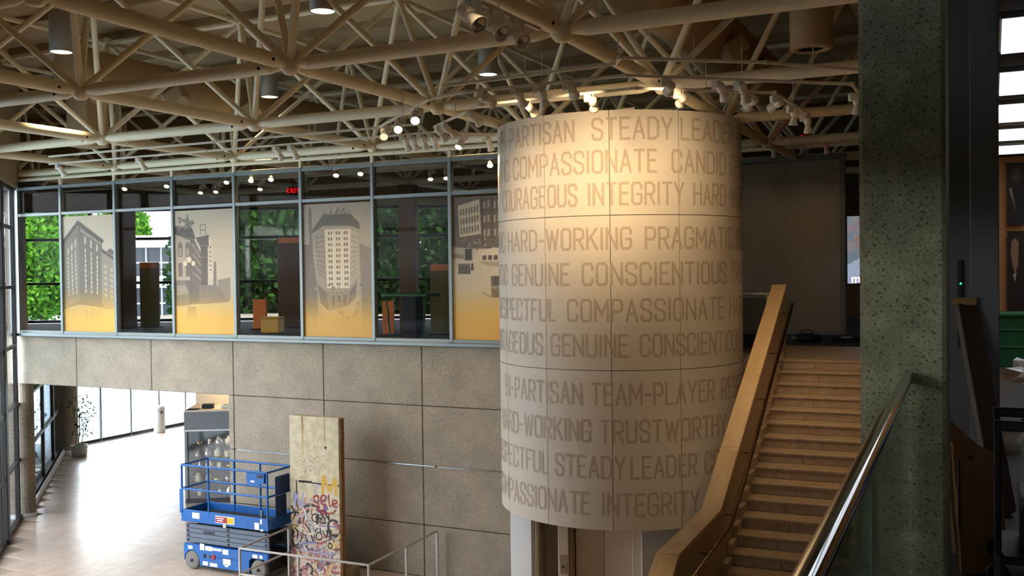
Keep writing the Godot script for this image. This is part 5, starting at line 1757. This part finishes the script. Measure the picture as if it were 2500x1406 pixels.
func head(p: Vector3, aim: Vector3, label: String, group: String, energy: float, lit := 1, big := 1.0, cone := 36.0) -> void:
	# p: where the head hangs from its track
	var flat := Vector3(aim.x - p.x, 0, aim.z - p.z)
	var yaw := atan2(flat.x, flat.z)
	var o := thing("track_spotlight", label, "spotlight", p, yaw, group)
	box(o, "gear_box", Vector3(0.07, -0.05, 0) * big, Vector3(0.09, 0.1, 0.07) * big, M.lamp_white, 0.008)
	tube(o, "stem", Vector3(0, 0.01, 0) * big, Vector3(0, -0.06, 0) * big, 0.012 * big, M.lamp_white, 8)
	var d := aim - (p + Vector3(0, -0.1, 0) * big)
	var pitch := atan2(-d.y, flat.length())
	var body := part(o, "body", head_mesh("body"), M.lamp_white, Transform3D(Basis(Vector3.RIGHT, pitch).scaled(Vector3.ONE * big), Vector3(0, -0.1, 0) * big))
	part(body, "lamp_cone", head_mesh("cone"), M.lamp_white)
	part(body, "lens", head_mesh("lens"), M.lamp_on if lit == 2 else (M.lamp_dim if lit == 1 else M.silver_ware))
	if energy > 0.0:
		var s := SpotLight3D.new()
		s.name = "lamp"
		s.light_color = rgb(255, 222, 176)
		s.light_energy = energy * 0.62
		s.light_size = 0.04
		s.spot_angle = cone
		s.spot_angle_attenuation = 1.0
		s.spot_range = 60.0
		s.spot_attenuation = 2.0
		s.shadow_enabled = true
		s.position = Vector3(0, 0, 0.2)
		s.rotation.y = PI
		body.add_child(s)

func head_mesh(which: String) -> ArrayMesh:
	if head_meshes.is_empty():
		var turn := Transform3D(Basis(Vector3.RIGHT, PI / 2), Vector3.ZERO)
		for e in [["body", [Vector2(0, -0.07), Vector2(0.045, -0.07), Vector2(0.055, -0.05), Vector2(0.055, 0.03), Vector2(0.04, 0.05), Vector2(0, 0.05)]], ["cone", [Vector2(0.035, 0.05), Vector2(0.042, 0.08), Vector2(0.062, 0.15), Vector2(0.068, 0.17), Vector2(0.062, 0.17), Vector2(0.038, 0.08)]], ["lens", [Vector2(0, 0.155), Vector2(0.05, 0.152), Vector2(0.06, 0.156), Vector2(0.05, 0.162), Vector2(0, 0.166)]]]:
			var st := SurfaceTool.new()
			st.append_from(lathe(e[1], 16), 0, turn)
			head_meshes[e[0]] = st.commit()
	return head_meshes[which]

func build_tracks() -> void:
	var y := 8.35
	var outer := [Vector3(-8.54, y, -13.06), Vector3(-6.57, y, -11.24), Vector3(-5.95, y, -11.05), Vector3(-3.83, y, -11.04), Vector3(-1.55, y, -12.95), Vector3(-1.55, y, -15.2)]
	var inner := [Vector3(-7.82, y, -13.49), Vector3(-6.24, y, -12.02), Vector3(-3.99, y, -11.88), Vector3(-2.52, y, -13.08), Vector3(-2.42, y, -15.25)]
	track("light_track", "outer bent cream light track hanging in front of the tower", outer)
	track("light_track", "inner bent cream light track closest to the tower", inner)
	track("light_track", "high cream track above the two bent tracks", [Vector3(-6.4, 8.5, -11.28), Vector3(-3.94, 8.5, -11.05), Vector3(-3.8, 8.5, -10.77), Vector3(-2.38, 8.5, -11.85), Vector3(-1.46, 8.5, -12.85)])
	track("light_track", "long straight track over the hall, the nearer of two", [Vector3(-16.3, 8.4, -13.4), Vector3(-12.2, 8.4, -13.4), Vector3(-8.1, 8.4, -13.4)])
	track("light_track", "long straight track over the hall, closer to the window", [Vector3(-17.4, 8.4, -14.3), Vector3(-13.2, 8.4, -14.3), Vector3(-8.2, 8.4, -14.3), Vector3(-7.6, 8.4, -15.1)])
	track("light_track", "short track at the top picture edge holding three unlit lamps", [Vector3(-4.15, 8.5, -7.5), Vector3(-4.05, 8.5, -9.1)])
	track("light_track", "track inside the gallery close behind the window", [Vector3(-19.2, 8.4, -17.55), Vector3(-14.0, 8.4, -17.55), Vector3(-8.5, 8.4, -17.55)])
	track("light_track", "track inside the gallery farther from the window", [Vector3(-18.6, 8.4, -19.3), Vector3(-14.0, 8.4, -19.3), Vector3(-10.4, 8.4, -19.3)])
	var C := Vector3(-5.87, 0, -16.49)
	var on_tower := func(p: Vector3, h: float) -> Vector3:
		var d := (Vector3(p.x, 0, p.z) - Vector3(C.x, 0, C.z)).normalized()
		return Vector3(C.x + d.x * 2.1, h, C.z + d.z * 2.1)
	var place := ["first", "second", "third", "fourth", "fifth", "sixth", "seventh", "eighth", "ninth", "tenth", "eleventh"]
	# on the outer track, left to right
	var oh := [[-8.35, -12.88, 1, 0.0, null], [-7.75, -12.33, 2, 0.0, null], [-7.1, -11.73, 2, 0.0, null], [-5.65, -11.05, 1, 5.5, 7.6], [-5.2, -11.05, 1, 5.5, 6.4], [-4.89, -11.05, 1, 4.0, 5.0], [-4.5, -11.05, 1, 5.5, 7.7], [-3.4, -11.4, 1, 5.5, 7.6], [-2.9, -11.82, 1, 4.0, null], [-2.68, -12.0, 1, 4.0, null], [-1.56, -13.6, 1, 3.0, null]]
	for k in oh.size():
		var e: Array = oh[k]
		var p := Vector3(e[0], y - 0.015, e[1])
		var aim: Vector3 = on_tower.call(p, e[4]) if e[4] != null else (p + Vector3(1.0, -1.4, 1.6) if k < 5 else [Vector3(-2.3, 4.3, -16.8), Vector3(-2.0, 3.2, -14.6), Vector3(-2.2, 3.4, -14.6)][k - 8])
		head(p, aim, "white track spotlight, %s from the west end of the outer bent track" % place[k], "spotlights on the outer bent track", e[3], e[2])
	var ih := [[-7.6, -13.28, 1, 2.0, 6.4], [-7.34, -13.04, 1, 2.5, 7.4], [-6.47, -12.24, 1, 3.0, 7.2], [-5.47, -11.97, 2, 4.0, 7.6], [-4.57, -11.92, 1, 3.0, 7.2], [-3.5, -12.28, 2, 4.0, 7.7], [-2.75, -12.89, 1, 2.5, 7.2], [-2.5, -13.25, 1, 2.5, 7.6], [-2.46, -14.2, 1, 4.5, null], [-2.43, -15.1, 2, 4.5, null]]
	for k in ih.size():
		var e: Array = ih[k]
		var p := Vector3(e[0], y - 0.015, e[1])
		head(p, on_tower.call(p, e[4]) if e[4] != null else [Vector3(-3.1, 4.0, -14.9), Vector3(-2.6, 4.5, -17.3)][k - 8], "white track spotlight, %s from the west end of the inner bent track" % place[k], "spotlights on the inner bent track", e[3], e[2])
	# over the hall
	var hh := [[-17.07, -14.3, 1], [-14.85, -14.3, 1], [-11.52, -14.3, 1], [-11.18, -14.3, 0], [-8.84, -14.3, 0], [-8.69, -14.3, 0], [-8.5, -14.3, 0], [-8.3, -14.3, 0], [-7.95, -14.63, 2], [-7.65, -15.03, 1]]
	for k in hh.size():
		var p := Vector3(hh[k][0], 8.385, hh[k][1])
		head(p, p + Vector3(-0.3, -2.6, -2.2 if hh[k][2] != 2 else 1.9), "white track spotlight, %s from the west on the straight hall track" % place[k], "spotlights on the straight hall track", 9.0 if hh[k][2] > 0 else 0.0, hh[k][2])
	for k in 3:
		var p := Vector3(-4.14 + 0.03 * k, 8.485, -7.75 - 0.38 * k)
		head(p, p + Vector3(1.6, -1.5, 0.6), "unlit reflector spotlight, %s from the picture top on the short track" % place[k], "unlit lamps at the top picture edge", 0.0, 0, 1.25)
	var gl := [[-18.73, -17.55], [-17.39, -17.55], [-15.59, -17.55], [-14.89, -17.55], [-14.33, -17.55], [-12.59, -17.55], [-11.97, -17.55], [-8.92, -17.55]]
	for k in gl.size():
		var p := Vector3(gl[k][0], 8.385, gl[k][1])
		head(p, p + Vector3(0.9, -2.2, 1.6), "lit spotlight, %s from the west on the track just inside the gallery" % place[k], "lit spotlights just inside the gallery", 4.0, 2)
	var g2 := [[-18.0, -19.3], [-17.5, -19.3], [-16.9, -19.3], [-16.1, -19.3], [-11.3, -19.3], [-10.9, -19.3]]
	for k in g2.size():
		var p := Vector3(g2[k][0], 8.385, g2[k][1])
		head(p, p + Vector3(0.8, -2.4, 1.4), "lit spotlight, %s from the west on the deeper gallery track" % place[k], "lit spotlights on the deeper gallery track", 4.0, 2)

func build_pendants() -> void:
	var spots := [[-14.71, -12.39, "grey cylinder downlight at the picture's upper left corner"], [-20.13, -17.82, "grey cylinder downlight behind the lower left frame node"], [-14.49, -17.72, "grey cylinder downlight below the long chord left of centre"], [-9.06, -12.34, "grey cylinder downlight cut by the top picture edge"], [-9.09, -17.86, "grey cylinder downlight on a thin rod, left of the tower"], [-9.06, -6.9, "unseen grey cylinder downlight added above the hall, nearer than the frame shows"], [-3.66, -6.9, "unseen grey cylinder downlight added above the stair foot, nearer than the frame shows"]]  # last two are out of view, added to warm hall and ceiling
	for s in spots:
		var o := thing("cylinder_downlight", s[2], "downlight", Vector3(s[0], 10.03, s[1]), 0.0, "cylinder downlights in the space frame")
		part(o, "can", lathe([Vector2(0.175, 0.02), Vector2(0.185, 0.0), Vector2(0.195, 0.0), Vector2(0.195, 0.7), Vector2(0.18, 0.72), Vector2(0, 0.73)], 28), M.pendant_grey)
		part(o, "reflector", lathe([Vector2(0.178, 0.01), Vector2(0.15, 0.1), Vector2(0.1, 0.2), Vector2(0, 0.22)], 24), M.downlight_glow)
		tube(o, "rod", Vector3(0, 0.72, 0), Vector3(0, 1.28, 0), 0.015, M.pendant_grey, 8)
		var l := SpotLight3D.new()
		l.name = "lamp"
		l.light_color = rgb(255, 228, 186)
		l.light_energy = 40.0
		l.light_size = 0.12
		l.spot_angle = 29.0
		l.spot_angle_attenuation = 1.0
		l.spot_range = 60.0
		l.spot_attenuation = 2.0
		l.shadow_enabled = true
		l.position = Vector3(0, -0.03, 0)
		l.rotation_degrees = Vector3(-90, 0, 0)
		o.add_child(l)

# ------------------------------------------------------------------ outside
func build_outside() -> void:
	var gr := setting("ground", "pale paved plaza outside the glass")
	box(gr, "paving", Vector3(-40, -0.42, -40), Vector3(240, 0.2, 240), M.pavement)
	var trees := [[-103.3, -83.4, 16.5, 6.6, "leafy green tree outside the leftmost gallery pane"], [-102.0, -95.1, 16.0, 2.6, "slim leafy tree outside, beside the white office building"], [-28.6, -35.6, 11.5, 4.4, "full green tree outside the fifth gallery pane"], [-23.2, -37.7, 12.0, 4.4, "broad green tree outside the seventh gallery pane"], [-17.5, -38.5, 11.0, 3.8, "dense tree outside, hidden in part by the tower"], [-31.0, -17.0, 7.5, 2.4, "smaller tree close outside the diagonal facade"]]
	for t in trees:
		tree(Vector3(t[0], -0.32, t[1]), t[2], t[3], t[4], t[0] > -30.0 and t[1] < -30.0)  # trees behind the farther panes get darker leaves in place of shade
	for k in 6:
		var b := thing("shrub", "dark green shrub outside the facade, %s from the corner column" % ["first", "second", "third", "fourth", "fifth", "sixth"][k], "shrub", Vector3(-24.9 - 1.3 * k, -0.32, -16.9 - 1.3 * k), 0.0, "shrubs outside the facade")
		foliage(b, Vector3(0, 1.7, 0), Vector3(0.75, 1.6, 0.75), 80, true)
		tube(b, "stem", Vector3(0, 0, 0), Vector3(0, 1.4, 0), 0.06, M.bark, 8)
	# office building far off
	var o := thing("office_building", "white office building with rows of windows far outside", "building", Vector3(-50.1, -0.32, -53.6), deg_to_rad(34.0))
	box(o, "core", Vector3(0, 4.2, -3), Vector3(9, 8.4, 8), M.window_dark)
	for f in 4:
		box(o, "floor_band", Vector3(0, 0.45 + f * 2.75, 1.5), Vector3(9.4, 0.8, 1.6), M.facade_white, 0.02)
	for f in 3:
		for k in 10:
			box(o, "window_post", Vector3(-4.5 + k, 1.9 + f * 2.75, 1.07), Vector3(0.1, 2.1, 0.12), M.facade_white, 0.01)
		for k in 9:
			box(o, "window_pane", Vector3(-4 + k, 1.9 + f * 2.75, 1.03), Vector3(0.88, 1.95, 0.05), M.window_dark, 0.01)
		tube(o, "balcony_rail", Vector3(-4.6, 1.75 + f * 2.75, 2.2), Vector3(4.6, 1.75 + f * 2.75, 2.2), 0.05, M.facade_white, 8)

func foliage(parent: Node3D, c: Vector3, r: Vector3, clusters: int, dark := false) -> void:
	if not cache.has("leaves"):
		var st := SurfaceTool.new()
		st.begin(Mesh.PRIMITIVE_TRIANGLES)
		for k in 46:
			var d := Vector3(rng.randf_range(-1, 1), rng.randf_range(-1, 1), rng.randf_range(-1, 1))
			leaf_quad(st, d * 0.42, 0.24, 0.07)
		st.generate_normals()
		cache["leaves"] = st.commit()
	for q in (2 if dark else 3):
		var mm := MultiMesh.new()
		mm.transform_format = MultiMesh.TRANSFORM_3D
		mm.mesh = cache["leaves"]
		mm.instance_count = clusters
		for k in clusters:
			var d := Vector3(rng.randf_range(-1, 1), rng.randf_range(-1, 1), rng.randf_range(-1, 1))
			while d.length() > 1.0:
				d = Vector3(rng.randf_range(-1, 1), rng.randf_range(-1, 1), rng.randf_range(-1, 1))
			d = d.normalized() * pow(d.length(), 0.5)
			mm.set_instance_transform(k, Transform3D(Basis.from_euler(Vector3(rng.randf() * TAU, rng.randf() * TAU, rng.randf() * TAU)) * Basis.from_scale(Vector3.ONE * ((1.5 if dark else 1.15) * maxf(1.0, absf(parent.position.x) / 45.0))), c + d * r))
		var mi := MultiMeshInstance3D.new()
		mi.name = "foliage"
		mi.multimesh = mm
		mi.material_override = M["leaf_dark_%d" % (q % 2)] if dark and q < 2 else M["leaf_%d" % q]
		mi.set_meta("kind", "stuff")
		parent.add_child(mi, true)

func tree(p: Vector3, h: float, r: float, label: String, dark := false) -> void:
	var o := thing("tree", label, "tree", p, rng.randf() * TAU, "trees outside")
	part(o, "trunk", sweep([Vector3.ZERO, Vector3(0.1, h * 0.3, 0.05), Vector3(0, h * 0.72, 0)], 0.16, 10), M.bark)
	for k in 5:
		var a := TAU * k / 5.0
		part(o, "branch", sweep([Vector3(0.05, h * (0.3 + 0.06 * k), 0), Vector3(cos(a) * r * 0.35, h * (0.4 + 0.06 * k), sin(a) * r * 0.35), Vector3(cos(a) * r * 0.7, h * (0.48 + 0.06 * k), sin(a) * r * 0.7)], 0.06, 6), M.bark)
	foliage(o, Vector3(0, h * 0.55, 0), Vector3(r, h * 0.45, r), 420 if dark else 300, dark)
